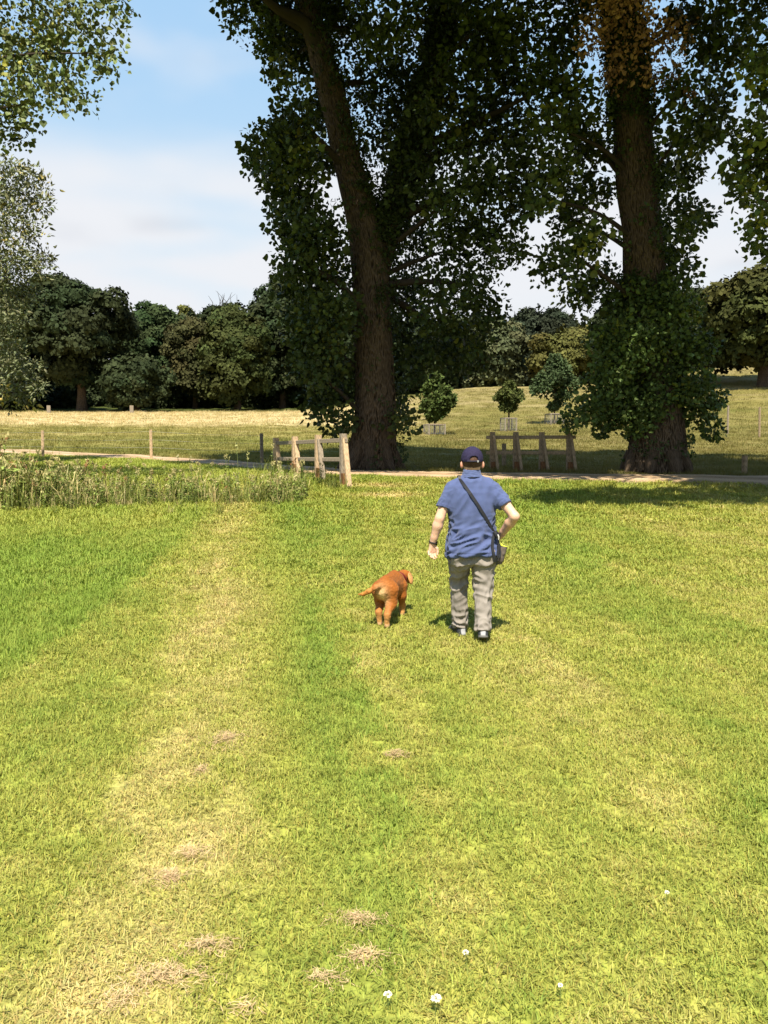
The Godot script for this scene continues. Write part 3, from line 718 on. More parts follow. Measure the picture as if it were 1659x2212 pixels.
func beam(a: Vector3, b: Vector3, w: float, d: float, up := Vector3.UP) -> ArrayMesh:
	var y := (b - a).normalized(); var x := y.cross(up).normalized() if absf(y.dot(up)) < 0.99 else Vector3.RIGHT
	var z := x.cross(y).normalized()
	return box((a + b) * 0.5, Vector3(w, a.distance_to(b), d), Basis(x, y, z))

func parapet(label: String, feet: Array, tops: float, wood: Array, out: Vector3):
	var foot: Vector3 = feet[0]
	var t := thing("bridge_railing", label, "railing", foot)
	var up := []
	var along: Vector3 = (feet[-1] - feet[0]); along.y = 0; along = along.normalized()
	for i in feet.size():
		var p: Vector3 = feet[i] - foot
		var top := tops - foot.y + rr(-0.012, 0.012)
		var yaw := Basis(Vector3.UP, atan2(-along.z, along.x))
		var high := top - p.y + 0.2
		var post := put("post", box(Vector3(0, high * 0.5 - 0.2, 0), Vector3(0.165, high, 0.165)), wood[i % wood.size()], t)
		post.position = p; post.basis = yaw
		var o := yaw.inverse() * out
		# a raking strut stands before each post on the outer side, and a dark boot at its foot
		put("strut", beam(p + out * 0.1 + Vector3(0, top - p.y - 0.12, 0), p + out * 0.44 + along * 0.03 + Vector3(0, -0.1, 0), 0.13, 0.09, along), wood[(i + 1) % wood.size()], t)
		put("foot_block", box(p + out * 0.17 + Vector3(0, 0.08, 0), Vector3(0.2, 0.42, 0.2), yaw), mats.wet_wood, t)
		up.append(p)
	for k in [0.17, 0.66]:
		var a: Vector3 = up[0]; var b: Vector3 = up[-1]
		a = Vector3(a.x, tops - foot.y - k, a.z) - along * 0.2 - out * 0.002; b = Vector3(b.x, tops - foot.y - k, b.z) + along * 0.2 - out * 0.002
		# each bay its own length of rail, notched through the posts
		for i in up.size() - 1:
			var q: Vector3 = up[i]; var s: Vector3 = up[i + 1]
			q = Vector3(q.x, tops - foot.y - k, q.z); s = Vector3(s.x, tops - foot.y - k, s.z)
			var d := (s - q).normalized()
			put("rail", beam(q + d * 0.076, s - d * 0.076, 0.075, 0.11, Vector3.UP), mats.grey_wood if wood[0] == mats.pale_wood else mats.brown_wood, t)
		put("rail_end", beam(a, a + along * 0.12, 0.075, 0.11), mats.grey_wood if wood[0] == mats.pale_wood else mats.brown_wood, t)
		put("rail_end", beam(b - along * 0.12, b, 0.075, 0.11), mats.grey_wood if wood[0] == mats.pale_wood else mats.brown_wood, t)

func bridge_rails():
	rng.seed = 61
	var l := [on(597, 25.0), on(638, 23.4), on(688, 21.6), on(742, 20.3)]
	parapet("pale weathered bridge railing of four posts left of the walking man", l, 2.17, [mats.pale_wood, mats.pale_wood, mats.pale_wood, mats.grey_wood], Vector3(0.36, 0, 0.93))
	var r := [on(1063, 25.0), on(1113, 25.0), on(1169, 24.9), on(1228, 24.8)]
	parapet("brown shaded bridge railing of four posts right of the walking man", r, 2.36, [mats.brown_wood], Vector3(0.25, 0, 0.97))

func stake(called: String, label: String, u: float, far: float, top: float, w: float, m: Material, group := "", lean := 0.0, cat := "post"):
	var f := on(u, far, -0.15); var h := spot(u, top, far).y - f.y
	var o := put(called, box(Vector3(0, h * 0.5, 0), Vector3(w, h, w)), m)
	o.position = f; o.rotation = Vector3(0, 0.4, lean); tag(o, label, cat, group)

func field_fence():
	var t := thing("wire_fence", "wire fence of grey posts along the far side of the track", "fence", on(95, 36.0))
	var o := t.position
	var us := [[-190, 39.5, 0], [95, 36.0, 930], [328, 34.0, 928], [566, 30.5, 936]]
	var tops := []
	for p in us:
		var f := on(p[0], p[1]); var top: float = f.y + 1.1 if p[2] == 0 else spot(p[0], p[2], p[1]).y
		put("post", box(f - o + Vector3(0, (top - f.y) * 0.5 - 0.1, 0), Vector3(0.12, top - f.y + 0.2, 0.12), Basis(Vector3.BACK, rr(-0.02, 0.02)) * Basis(Vector3.UP, 0.3)), mats.pale_wood if p[0] < 500 else mats.grey_wood, t)
		tops.append([f - o, top - f.y])
	for k in [0.93, 0.66, 0.4]:
		for i in tops.size() - 1:
			var a: Vector3 = tops[i][0] + Vector3(0, tops[i][1] * k, 0.07); var b: Vector3 = tops[i + 1][0] + Vector3(0, tops[i + 1][1] * k, 0.07)
			put("wire", tube([[a, 0.004], [a.lerp(b, 0.5) - Vector3(0, 0.04, 0), 0.004], [b, 0.004]], 5), mats.wire, t)

func stakes():
	stake("stake", "dark thin stake standing behind the right bridge railing", 1088, 27.5, 958, 0.12, mats.brown_wood)
	stake("fence_post", "square brown post by the track right of the upright poplar", 1607, 23.6, 984, 0.13, mats.brown_wood)
	stake("fence_post", "thin reddish post on the slope near the right edge", 1637, 62.0, 880, 0.13, mats.brown_wood, "", 0.03)
	stake("fence_post", "thin faint post on the slope beyond the drooping skirt leaves", 1568, 66.0, 876, 0.13, mats.grey_wood)
	stake("tree_tube", "short pale planting tube left of the big round oak's trunk", 110, 122.0, 876, 0.55, mats.grey_wood, "", 0.0, "tree guard")
	stake("tree_tube", "short pale planting tube right of the big round oak's trunk", 288, 122.0, 876, 0.55, mats.grey_wood, "", 0.0, "tree guard")

# ------------------------------------------------------------------ weeds along the foot of the bank on the left
func stalk_plant(high: float, leaves: int, size: float, narrow: float, head: Color, leaf: Color, sd: int, up := 0.35) -> ArrayMesh:
	var r := RandomNumberGenerator.new(); r.seed = sd
	var v := PackedVector3Array(); var nn := PackedVector3Array(); var c := PackedColorArray()
	var lean := Vector3(r.randf_range(-0.12, 0.12), 0, r.randf_range(-0.12, 0.12))
	var at := func(t: float) -> Vector3: return Vector3(0, high * t, 0) + lean * high * t * t
	for k in 6:
		var a: Vector3 = at.call(k / 6.0); var b: Vector3 = at.call((k + 1) / 6.0); var w := 0.006 * (1.0 - k * 0.1)
		for s in [Vector3(w, 0, 0), Vector3(0, 0, w)]: quad_strip(v, nn, c, [a - s, a + s, b - s, b + s], leaf * 0.9)
	for i in leaves:
		var t := r.randf_range(0.05, 0.9); var p: Vector3 = at.call(t)
		var a := r.randf() * TAU; var d := Vector3(cos(a), r.randf_range(up - 0.4, up + 0.4), sin(a)).normalized()
		var s := size * r.randf_range(0.6, 1.2) * (1.15 - 0.6 * t); var e := Vector3(-sin(a), 0, cos(a)) * s * 0.5 * narrow
		var m := p + d * s * 0.5; var tip := p + d * s + Vector3(0, -s * 0.3, 0)
		quad_strip(v, nn, c, [p, m - e, m + e, tip], leaf * r.randf_range(0.7, 1.35))
	for i in 9:
		var p: Vector3 = at.call(r.randf_range(0.9, 1.02)) + Vector3(r.randfn(), r.randfn(), r.randfn()) * 0.018
		var d := Vector3(r.randfn(), 1.2 + r.randfn() * 0.5, r.randfn()).normalized() * 0.05; var e := d.cross(Vector3(r.randfn(), 0.1, r.randfn())).normalized() * 0.014
		quad_strip(v, nn, c, [p - e, p + e, p + d], head * r.randf_range(0.8, 1.2))
	return arrays(v, nn, c)

func weeds():
	rng.seed = 88
	var green := Color(0.13, 0.17, 0.04)
	var kinds := [blade_tuft(14, 0.5, 0.1, 0.007, 0.8, 0.2, 81), blade_tuft(11, 0.6, 0.08, 0.009, 1.1, 0.05, 82), stalk_plant(0.55, 16, 0.15, 0.35, Color(0.34, 0.3, 0.13), green * 1.0, 83), stalk_plant(0.45, 20, 0.13, 0.45, Color(0.36, 0.33, 0.15), green * 1.3, 84), stalk_plant(0.7, 10, 0.14, 0.25, Color(0.2, 0.1, 0.045), Color(0.2, 0.16, 0.06), 85)]
	var bufs := []
	for k in 5: bufs.append(PackedFloat32Array())
	for i in 9500:
		var far := rr(15.4, 20.8); var x := rr(-16.0, -1.3)
		var u := 829.5 + x / far * FOCAL
		var near := 16.0 + 0.9 * smoothstep(100.0, 500.0, u) + 0.5 * noise.get_noise_1d(u * 0.02)
		var back := 18.4 - 0.3 * smoothstep(250.0, 420.0, u) + 1.7 * smoothstep(560.0, 640.0, u) + 0.8 * smoothstep(60.0, -40.0, u)
		if u > 660: continue
		if far < near or far > back:
			if rng.randf() > 0.04: continue
		var dens := 0.75 + 0.5 * noise.get_noise_2d(x * 0.8, far)
		if rng.randf() > dens: continue
		var s := (0.35 + 1.1 * pow(rng.randf(), 1.6)) * (1.0 + 0.55 * smoothstep(260.0, 0.0, u)) * (0.6 + 0.4 * smoothstep(near - 0.3, near + 0.9, far))
		var k: int = [0, 0, 1, 2, 2, 3, 3, 4][rng.randi_range(0, 7)]
		if k == 4 and rng.randf() < 0.6: k = 0
		var c := Color(0.19, 0.215, 0.05) * rr(0.55, 1.3) if k < 2 else Color.WHITE * rr(0.7, 1.3)
		if k < 2 and rng.randf() < 0.25: c = Color(0.42, 0.35, 0.16)
		row(bufs[k], (Basis(Vector3(rr(-1, 1), 0, rr(-1, 1)).normalized(), rr(0, 0.22)) * Basis(Vector3.UP, rr(0, TAU))).scaled(Vector3(s, s * rr(0.8, 1.15), s)), Vector3(x, hgt(x, far) - 0.02, -far), c)
	# the dark leafy growth round the foot of the railing
	for i in 80:
		var far := rr(20.0, 25.0); var p := on(lerpf(745, 575, (far - 20.0) / 5.0) + rr(-28, 10), far - 0.5)
		row(bufs[rng.randi_range(0, 3)], Basis(Vector3.UP, rr(0, TAU)).scaled(Vector3.ONE * rr(0.5, 0.9)), p, Color(0.13, 0.16, 0.035) * rr(0.7, 1.3))
	var names := ["long_grass", "broad_grass", "leafy_weeds", "pale_weeds", "dry_stems"]
	var labels := ["long straw tipped grass along the foot of the left bank", "long bright green grass along the foot of the left bank", "leafy green weeds massed along the foot of the left bank", "pale low weeds massed along the foot of the left bank", "brown seeding stems among the weeds of the left bank"]
	for k in 5: tag(scatter(names[k], kinds[k], mats.weed, bufs[k]), labels[k], "weeds")
	var tall := [[128, 18.6, 945, 30, 0.13, Color(0.2, 0.2, 0.08), "tallest leafy weed in front of the left fence post"], [388, 17.6, 985, 10, 0.1, Color(0.33, 0.3, 0.16), "tall weed with pale seed heads, left one of a pair"], [415, 17.9, 988, 10, 0.1, Color(0.33, 0.3, 0.16), "tall weed with pale seed heads, right one of a pair"], [497, 17.8, 985, 9, 0.1, Color(0.35, 0.34, 0.14), "weed with nodding pale head left of the umbel plant"], [516, 17.5, 955, 8, 0.11, Color(0.4, 0.4, 0.17), "tall umbel weed below the second grey fence post"], [532, 17.7, 982, 9, 0.1, Color(0.35, 0.34, 0.14), "weed with nodding pale head right of the umbel plant"], [463, 18.0, 1000, 8, 0.08, Color(0.3, 0.26, 0.12), "short single weed stalk between the seed head pair and umbel"], [585, 20.5, 960, 7, 0.13, Color(0.36, 0.32, 0.15), "bleached grass stalk beside the leftmost railing post"]]
	for i in tall.size():
		var d = tall[i]; var f := on(d[0], d[1], -0.03); var h := spot(d[0], d[2], d[1]).y - f.y
		var o := put("tall_weed", stalk_plant(h, d[3], d[4] * 1.3, 0.35, d[5], Color(0.14, 0.175, 0.055), 300 + i), mats.weed)
		o.position = f; tag(o, d[6], "weed", "tall weeds on the left bank")

# ------------------------------------------------------------------ bodies: a distance field on a grid, meshed as surface nets
class Field:
	var o: Vector3; var c: float; var nx: int; var ny: int; var nz: int
	var f := PackedFloat32Array()
	func _init(lo: Vector3, hi: Vector3, cell: float):
		o = lo; c = cell
		nx = int(ceil((hi.x - lo.x) / cell)) + 1; ny = int(ceil((hi.y - lo.y) / cell)) + 1; nz = int(ceil((hi.z - lo.z) / cell)) + 1
		f.resize(nx * ny * nz); f.fill(1.0)
	func span(lo: Vector3, hi: Vector3) -> Array:
		var a := ((lo - o) / c).floor(); var b := ((hi - o) / c).ceil()
		return [clampi(int(a.x), 0, nx), clampi(int(b.x) + 1, 0, nx), clampi(int(a.y), 0, ny), clampi(int(b.y) + 1, 0, ny), clampi(int(a.z), 0, nz), clampi(int(b.z) + 1, 0, nz)]
	func join(i: int, d: float, k: float) -> void:
		var e := f[i]
		var h := maxf(k - absf(e - d), 0.0) / maxf(k, 1e-6)
		f[i] = minf(e, d) - h * h * k * 0.25
	# a tapered limb from a to b; squash thins it along a direction; cut = [point, normal] trims it before it joins
	func limb(a: Vector3, b: Vector3, ra: float, rb: float, k := 0.02, cut := []) -> void:
		var pad := Vector3.ONE * (maxf(ra, rb) + k + 2 * c)
		var s := span(Vector3(minf(a.x, b.x), minf(a.y, b.y), minf(a.z, b.z)) - pad, Vector3(maxf(a.x, b.x), maxf(a.y, b.y), maxf(a.z, b.z)) + pad)
		var ba := b - a; var bb := maxf(ba.length_squared(), 1e-9)
		for z in range(s[4], s[5]):
			for y in range(s[2], s[3]):
				var i: int = (z * ny + y) * nx + s[0]
				var p := o + Vector3(s[0], y, z) * c
				for x in range(s[0], s[1]):
					var pa := p - a; var h := clampf(pa.dot(ba) / bb, 0.0, 1.0)
					var d := (pa - ba * h).length() - (ra + (rb - ra) * h)
					if cut: d = maxf(d, (p - cut[0]).dot(cut[1]))
					join(i, d, k)
					i += 1; p.x += c
	func chain(pts: Array, k := 0.02) -> void:
		for i in pts.size() - 1: limb(pts[i][0], pts[i + 1][0], pts[i][1], pts[i + 1][1], k)
	func egg(at: Vector3, r: Vector3, k := 0.02, turn := Basis()) -> void:
		var m := maxf(r.x, maxf(r.y, r.z)) + k + 2 * c
		var s := span(at - Vector3.ONE * m, at + Vector3.ONE * m)
		var inv := turn.inverse()
		for z in range(s[4], s[5]):
			for y in range(s[2], s[3]):
				var i: int = (z * ny + y) * nx + s[0]
				for x in range(s[0], s[1]):
					var q := inv * (o + Vector3(x, y, z) * c - at)
					var k0 := (q / r).length(); var k1 := (q / (r * r)).length()
					join(i, k0 * (k0 - 1.0) / maxf(k1, 1e-6), k)
					i += 1
	# a trunk of ovals stacked up y: rows of [y, half width, half depth, middle x, middle z]
	func stack(rows: Array, k := 0.02, e := 2.3) -> void:
		var lo: float = rows[0][0]; var hi: float = rows[-1][0]
		var s := span(Vector3(-9, lo - k - 2 * c, -9), Vector3(9, hi + k + 2 * c, 9))
		var j := 0
		for y in range(s[2], s[3]):
			var py := o.y + y * c; var t := clampf(py, lo, hi)
			j = 0
			while j < rows.size() - 2 and t > rows[j + 1][0]: j += 1
			var w: float = clampf((t - rows[j][0]) / (rows[j + 1][0] - rows[j][0]), 0, 1); w = w * w * (3 - 2 * w) * 0.5 + w * 0.5
			var a := lerpf(rows[j][1], rows[j + 1][1], w); var b := lerpf(rows[j][2], rows[j + 1][2], w)
			var cx := lerpf(rows[j][3], rows[j + 1][3], w); var cz := lerpf(rows[j][4], rows[j + 1][4], w)
			for z in range(s[4], s[5]):
				var qz := pow(absf(o.z + z * c - cz) / b, e)
				for x in range(s[0], s[1]):
					var q := pow(pow(absf(o.x + x * c - cx) / a, e) + qz, 1.0 / e)
					var d := (q - 1.0) * minf(a, b)
					if d > 0.25: continue
					d = maxf(d, maxf(py - hi, lo - py))
					join((z * ny + y) * nx + x, d, k)
	func cut(at: Vector3, n: Vector3) -> void:
		for z in nz:
			for y in ny:
				var i: int = z * ny * nx + y * nx
				var d := (o + Vector3(0, y, z) * c - at).dot(n)
				for x in nx:
					if d > f[i]: f[i] = d
					i += 1; d += n.x * c
	func carve(at: Vector3, r: Vector3, turn := Basis()) -> void:
		var m := maxf(r.x, maxf(r.y, r.z)) + 3 * c; var inv := turn.inverse()
		var s := span(at - Vector3.ONE * m, at + Vector3.ONE * m)
		for z in range(s[4], s[5]):
			for y in range(s[2], s[3]):
				for x in range(s[0], s[1]):
					var q := inv * (o + Vector3(x, y, z) * c - at)
					var k0 := (q / r).length(); var k1 := (q / (r * r)).length()
					var i: int = (z * ny + y) * nx + x
					f[i] = maxf(f[i], -k0 * (k0 - 1.0) / maxf(k1, 1e-6))
	# appends the surface to v, n, idx; push(p, n) gives a shift along the normal
	func skin(v: PackedVector3Array, n: PackedVector3Array, idx: PackedInt32Array, push = null) -> void:
		var at := PackedInt32Array(); at.resize(f.size()); at.fill(-1)
		var cells := PackedInt32Array(); var first := v.size(); var start := idx.size()
		var step := [0, 1, nx, nx + 1, nx * ny, nx * ny + 1, nx * ny + nx, nx * ny + nx + 1]
		var ends := [[0, 1], [2, 3], [4, 5], [6, 7], [0, 2], [1, 3], [4, 6], [5, 7], [0, 4], [1, 5], [2, 6], [3, 7]]
		var near := c * 2.2
		for z in nz - 1:
			for y in ny - 1:
				var i: int = (z * ny + y) * nx
				for x in nx - 1:
					if absf(f[i]) < near:
						var minus := 0
						for q in 8:
							if f[i + step[q]] < 0.0: minus += 1
						if minus > 0 and minus < 8:
							var sum := Vector3.ZERO; var m := 0
							for e in ends:
								var fa: float = f[i + step[e[0]]]; var fb: float = f[i + step[e[1]]]
								if (fa < 0.0) != (fb < 0.0):
									var t := fa / (fa - fb); var a: int = e[0]; var b: int = e[1]
									sum += Vector3(a & 1, (a >> 1) & 1, a >> 2).lerp(Vector3(b & 1, (b >> 1) & 1, b >> 2), t); m += 1
							at[i] = v.size(); cells.append(i)
							v.append(o + (Vector3(x, y, z) + sum / m) * c); n.append(Vector3.ZERO)
					i += 1
		var across := [1, nx, nx * ny]
		for i in cells:
			for ax in 3:
				var j: int = i + across[ax]
				if (f[i] < 0.0) == (f[j] < 0.0): continue
				var s1: int = across[(ax + 1) % 3]; var s2: int = across[(ax + 2) % 3]
				if i - s1 - s2 < 0: continue
				var q := [at[i], at[i - s1], at[i - s1 - s2], at[i - s2]]
				if q.min() < 0: continue
				if f[i] < 0.0: q.reverse()      # outward is towards growing distance; front faces run clockwise
				idx.append_array(PackedInt32Array([q[0], q[1], q[2], q[0], q[2], q[3]]))
		for pass_ in (2 if push != null else 1):
			for k in range(first, v.size()): n[k] = Vector3.ZERO
			for k in range(start, idx.size(), 3):
				var a := v[idx[k]]; var g := (v[idx[k + 2]] - a).cross(v[idx[k + 1]] - a)
				for w in 3: n[idx[k + w]] += g
			for k in range(first, v.size()): n[k] = n[k].normalized()
			if pass_ == 0 and push != null:
				for k in range(first, v.size()): v[k] += n[k] * push.call(v[k], n[k])

func skinned(fields: Array, color: Callable, push = null) -> ArrayMesh:
	var v := PackedVector3Array(); var n := PackedVector3Array(); var idx := PackedInt32Array(); var c := PackedColorArray()
	for f in fields: f.skin(v, n, idx, push)
	for i in v.size(): c.append(color.call(v[i], n[i]))
	return arrays(v, n, c, idx)

func fold(p: Vector3, along: Vector3, f1: float, f2: float, sd: float) -> float:     # creases that run along a direction
	var a := along.normalized(); var s := p - a * p.dot(a)
	var q := s * f1 + a * p.dot(a) * f2 + Vector3.ONE * sd
	return 1.0 - 2.2 * absf(fine.get_noise_3dv(q))

const TORSO := [[0.745, 0.236, 0.19, 0.008, -0.01], [0.85, 0.231, 0.186, 0.008, -0.015], [0.95, 0.213, 0.172, 0.006, -0.025], [1.05, 0.204, 0.158, 0.004, -0.025], [1.15, 0.212, 0.148, 0.0, -0.015], [1.25, 0.219, 0.136, -0.004, -0.005], [1.33, 0.222, 0.12, -0.006, 0.0], [1.385, 0.208, 0.1, -0.006, 0.0], [1.43, 0.15, 0.083, -0.005, -0.005], [1.475, 0.088, 0.072, -0.004, -0.015], [1.50, 0.072, 0.07, -0.003, -0.02]]
func back_at(x: float, y: float, side: float) -> float:           # z of the shirt's surface, back (+1) or front (-1)
	var j := 0
	while j < TORSO.size() - 2 and y > TORSO[j + 1][0]: j += 1
	var w: float = clampf((y - TORSO[j][0]) / (TORSO[j + 1][0] - TORSO[j][0]), 0, 1)
	var a := lerpf(TORSO[j][1], TORSO[j + 1][1], w); var b := lerpf(TORSO[j][2], TORSO[j + 1][2], w); var cx := lerpf(TORSO[j][3], TORSO[j + 1][3], w); var cz := lerpf(TORSO[j][4], TORSO[j + 1][4], w)
	return cz + side * b * pow(maxf(1.0 - pow(absf(x - cx) / a, 2.3), 0.0), 1.0 / 2.3)

func hand(h: Field, wrist: Vector3, down: Vector3, out: Vector3, palm: Vector3, curl: float, thumb_side: float):
	# down: towards the fingertips, out: across the knuckles towards the little finger, palm: the way the palm faces
	var at := func(d: float, o: float, p: float) -> Vector3: return wrist + down * d + out * o + palm * p
	h.limb(at.call(-0.05, 0, 0), at.call(0.0, 0, 0), 0.029, 0.027, 0.012)
	h.limb(at.call(0.0, 0.0, 0), at.call(0.075, -0.026, 0.002), 0.021, 0.016, 0.012)
	h.limb(at.call(0.0, 0.004, 0), at.call(0.08, -0.004, 0.0), 0.021, 0.016, 0.012)
	h.limb(at.call(0.0, 0.008, 0), at.call(0.074, 0.022, 0.002), 0.02, 0.014, 0.012)
	var lens := [[0.078, -0.031, 0.04, 0.026, 0.021, 0.0098], [0.085, -0.010, 0.045, 0.029, 0.022, 0.0102], [0.08, 0.012, 0.041, 0.027, 0.021, 0.0096], [0.07, 0.032, 0.032, 0.02, 0.018, 0.0085]]
	for i in 4:
		var l = lens[i]; var p: Vector3 = at.call(l[0], l[1], 0.0); var a := curl * (0.5 + 0.1 * i)
		var pts := [[p, l[5] + 0.002]]
		for k in 3:
			var d := (down * cos(a) + palm * sin(a) + out * (i - 1.5) * 0.02).normalized()
			p += d * l[2 + k]; pts.append([p, l[5] - 0.0011 * (k + 1)]); a += curl * 0.75
		h.chain(pts, 0.003)
	var t := out * -1.0 * thumb_side
	h.chain([[wrist + down * 0.022 + t * 0.016 + palm * 0.006, 0.015], [wrist + down * 0.05 + t * 0.043 + palm * 0.018, 0.0125], [wrist + down * 0.082 + t * 0.05 + palm * 0.026, 0.0105], [wrist + down * 0.107 + t * 0.046 + palm * 0.032, 0.009]], 0.006)

func person():
	rng.seed = 4
	var foot := on(1020, 6.86)
	var man := thing("person", "man seen from behind walking away in blue polo shirt, grey trousers and navy cap", "person", foot)
	# joints: x right, y up, z back towards the camera
	var sl := Vector3(-0.2, 1.36, 0.0); var el := Vector3(-0.292, 1.105, 0.045); var wl := Vector3(-0.352, 0.872, 0.0)
	var sr := Vector3(0.19, 1.36, 0.0); var er := Vector3(0.362, 1.125, 0.13); var wr := Vector3(0.262, 0.93, -0.075)
	var hl := Vector3(-0.105, 0.86, -0.01); var kl := Vector3(-0.1, 0.5, -0.12); var al := Vector3(-0.086, 0.1, -0.16)
	var hr := Vector3(0.115, 0.86, 0.0); var kr := Vector3(0.1, 0.49, 0.02); var ar := Vector3(0.088, 0.13, 0.17)
	var body := Field.new(Vector3(-0.45, 0.02, -0.34), Vector3(0.46, 1.56, 0.3), 0.0105)
	var core := []
	for r in TORSO: core.append([r[0], r[1] - (0.03 if r[0] > 0.9 else 0.075), r[2] - (0.03 if r[0] > 0.9 else 0.08), r[3], r[4]])
	body.stack(core, 0.02)
	body.limb(Vector3(-0.003, 1.42, -0.01), Vector3(-0.003, 1.56, -0.02), 0.064, 0.06, 0.04)
	body.limb(sl, sl.lerp(el, 0.5), 0.052, 0.047, 0.03); body.limb(sl.lerp(el, 0.5), el, 0.048, 0.042, 0.02)
	body.chain([[el, 0.042], [el.lerp(wl, 0.3), 0.046], [wl.lerp(el, 0.25), 0.033], [wl, 0.0275]], 0.015)
	body.limb(sr, sr.lerp(er, 0.5), 0.052, 0.047, 0.03); body.limb(sr.lerp(er, 0.5), er, 0.048, 0.042, 0.02)
	body.chain([[er, 0.042], [er.lerp(wr, 0.3), 0.047], [wr.lerp(er, 0.25), 0.034], [wr, 0.028]], 0.015)
	body.chain([[hl, 0.075], [kl, 0.045], [kl.lerp(al, 0.35), 0.046], [al, 0.038]], 0.03)
	body.chain([[hr, 0.075], [kr, 0.045], [kr.lerp(ar, 0.35), 0.046], [ar, 0.038]], 0.03)
	var hc := Vector3(0.0, 1.625, -0.025)
	var head := Field.new(Vector3(-0.14, 1.44, -0.19), Vector3(0.14, 1.76, 0.14), 0.005)
	head.egg(hc, Vector3(0.083, 0.112, 0.102), 0.01)
	head.egg(Vector3(0, 1.575, -0.055), Vector3(0.066, 0.075, 0.075), 0.03)                  # jaw
	head.limb(Vector3(0, 1.46, -0.012), Vector3(0, 1.57, -0.012), 0.067, 0.062, 0.03)          # neck
	head.egg(Vector3(0, 1.512, -0.112), Vector3(0.028, 0.02, 0.02), 0.02)                      # chin
	head.limb(Vector3(0, 1.61, -0.128), Vector3(0, 1.575, -0.147), 0.009, 0.015, 0.012)        # nose
	head.limb(Vector3(-0.035, 1.63, -0.117), Vector3(0.035, 1.63, -0.117), 0.012, 0.012, 0.015)# brow
	head.limb(Vector3(-0.02, 1.545, -0.127), Vector3(0.02, 1.545, -0.127), 0.008, 0.008, 0.006)# lips
	for s in [-1.0, 1.0]:
		head.carve(Vector3(s * 0.032, 1.608, -0.132), Vector3(0.014, 0.01, 0.012))
		head.egg(Vector3(s * 0.093, 1.578, -0.012), Vector3(0.013, 0.033, 0.022), 0.008, Basis(Vector3.UP, s * 0.5))
		head.carve(Vector3(s * 0.104, 1.58, -0.02), Vector3(0.007, 0.018, 0.011))
	var lh := Field.new(wl + Vector3(-0.1, -0.24, -0.08), wl + Vector3(0.1, 0.07, 0.12), 0.0035)
	hand(lh, wl, (wl - el + Vector3(0.03, -0.05, 0.03)).normalized(), Vector3(-0.93, -0.1, 0.35).normalized(), Vector3(0.3, 0, 0.95).normalized(), 0.85, 1.0)
	var rh := Field.new(wr + Vector3(-0.2, -0.16, -0.22), wr + Vector3(0.1, 0.1, 0.1), 0.0045)
	hand(rh, wr, (wr - er + Vector3(-0.02, 0.06, -0.02)).normalized(), Vector3(0.0, -1, 0.1).normalized(), Vector3(-0.6, 0, 0.5).normalized(), 0.75, 1.0)
	var flesh := func(p: Vector3, _n: Vector3) -> Color:
		var c := Color(0.55, 0.345, 0.245)
		if p.y > 1.5 and absf(p.x) > 0.088: c = Color(0.52, 0.25, 0.18)
		if p.y > 1.535 and p.y < 1.556 and p.z < -0.125 and absf(p.x) < 0.026: c = Color(0.4, 0.16, 0.13)
		if p.y > 1.4: c = c.lerp(Color(0.42, 0.2, 0.13), 0.35)
		return c * (1.0 + 0.1 * fine.get_noise_3dv(p * 60.0))
	var sk := tinted(0.5, 0.4); sk.subsurf_scatter_enabled = true; sk.subsurf_scatter_strength = 0.08
	put("body", skinned([body, head, lh, rh], flesh), sk, man)
	for s in [-1.0, 1.0]:
		var e := SphereMesh.new(); e.radius = 0.0115; e.height = 0.023; e.radial_segments = 12; e.rings = 8
		var eye := put("eye", e, paint(Color(0.75, 0.72, 0.68), 0.2, 0.5), man); eye.position = Vector3(s * 0.032, 1.608, -0.121)
		var ir := SphereMesh.new(); ir.radius = 0.0055; ir.height = 0.006; ir.radial_segments = 10; ir.rings = 5
		var iris := put("iris", ir, paint(Color(0.05, 0.04, 0.03), 0.2, 0.5), eye); iris.position = Vector3(0, 0, -0.0105); iris.rotation.x = PI / 2
	# hair at the back and sides, below and inside the cap
	var hair := Field.new(Vector3(-0.12, 1.5, -0.08), Vector3(0.12, 1.72, 0.11), 0.005)
	hair.egg(hc + Vector3(0, -0.005, 0.003), Vector3(0.088, 0.108, 0.105), 0.01)
	hair.cut(Vector3(0, 1.548, 0), Vector3(0, -1, -0.25).normalized()); hair.cut(Vector3(0, 1.6, -0.035), Vector3(0, 0, -1)); hair.cut(Vector3(0, 1.7, 0), Vector3(0, 1, 0))
	put("hair", skinned([hair], func(p, _n): return Color(0.075, 0.042, 0.028) * (1.0 + 0.7 * fine.get_noise_3d(p.x * 260, p.y * 60, p.z * 120)), func(p, _n): return 0.002 * fine.get_noise_3d(p.x * 220, p.y * 60, p.z * 160)), tinted(0.7, 0.3), man)
	# cap with the arched opening at the back
	var cap := Field.new(Vector3(-0.13, 1.56, -0.25), Vector3(0.13, 1.78, 0.13), 0.005)
	cap.egg(Vector3(0, 1.632, -0.022), Vector3(0.0985, 0.112, 0.117), 0.008)
	cap.cut(Vector3(0, 1.607, 0), Vector3(0, -1, -0.08).normalized())
	cap.carve(Vector3(0.006, 1.624, 0.1), Vector3(0.043, 0.036, 0.045))
	var peak := Field.new(Vector3(-0.13, 1.55, -0.27), Vector3(0.13, 1.68, -0.06), 0.005)
	peak.egg(Vector3(0, 1.617, -0.145), Vector3(0.082, 0.0105, 0.085), 0.004, Basis(Vector3.RIGHT, -0.2))
	var navy := tinted(0.85, 0.25)
	put("cap", skinned([cap], func(p, _n): return Color(0.024, 0.021, 0.05) * (1.0 + 0.25 * fine.get_noise_3dv(p * 90.0)), func(p, _n): return 0.0016 * fine.get_noise_3dv(p * 25.0) - (0.0022 * exp(-pow(p.x / 0.003, 2)) if p.y > 1.66 else 0.0)), navy, man)
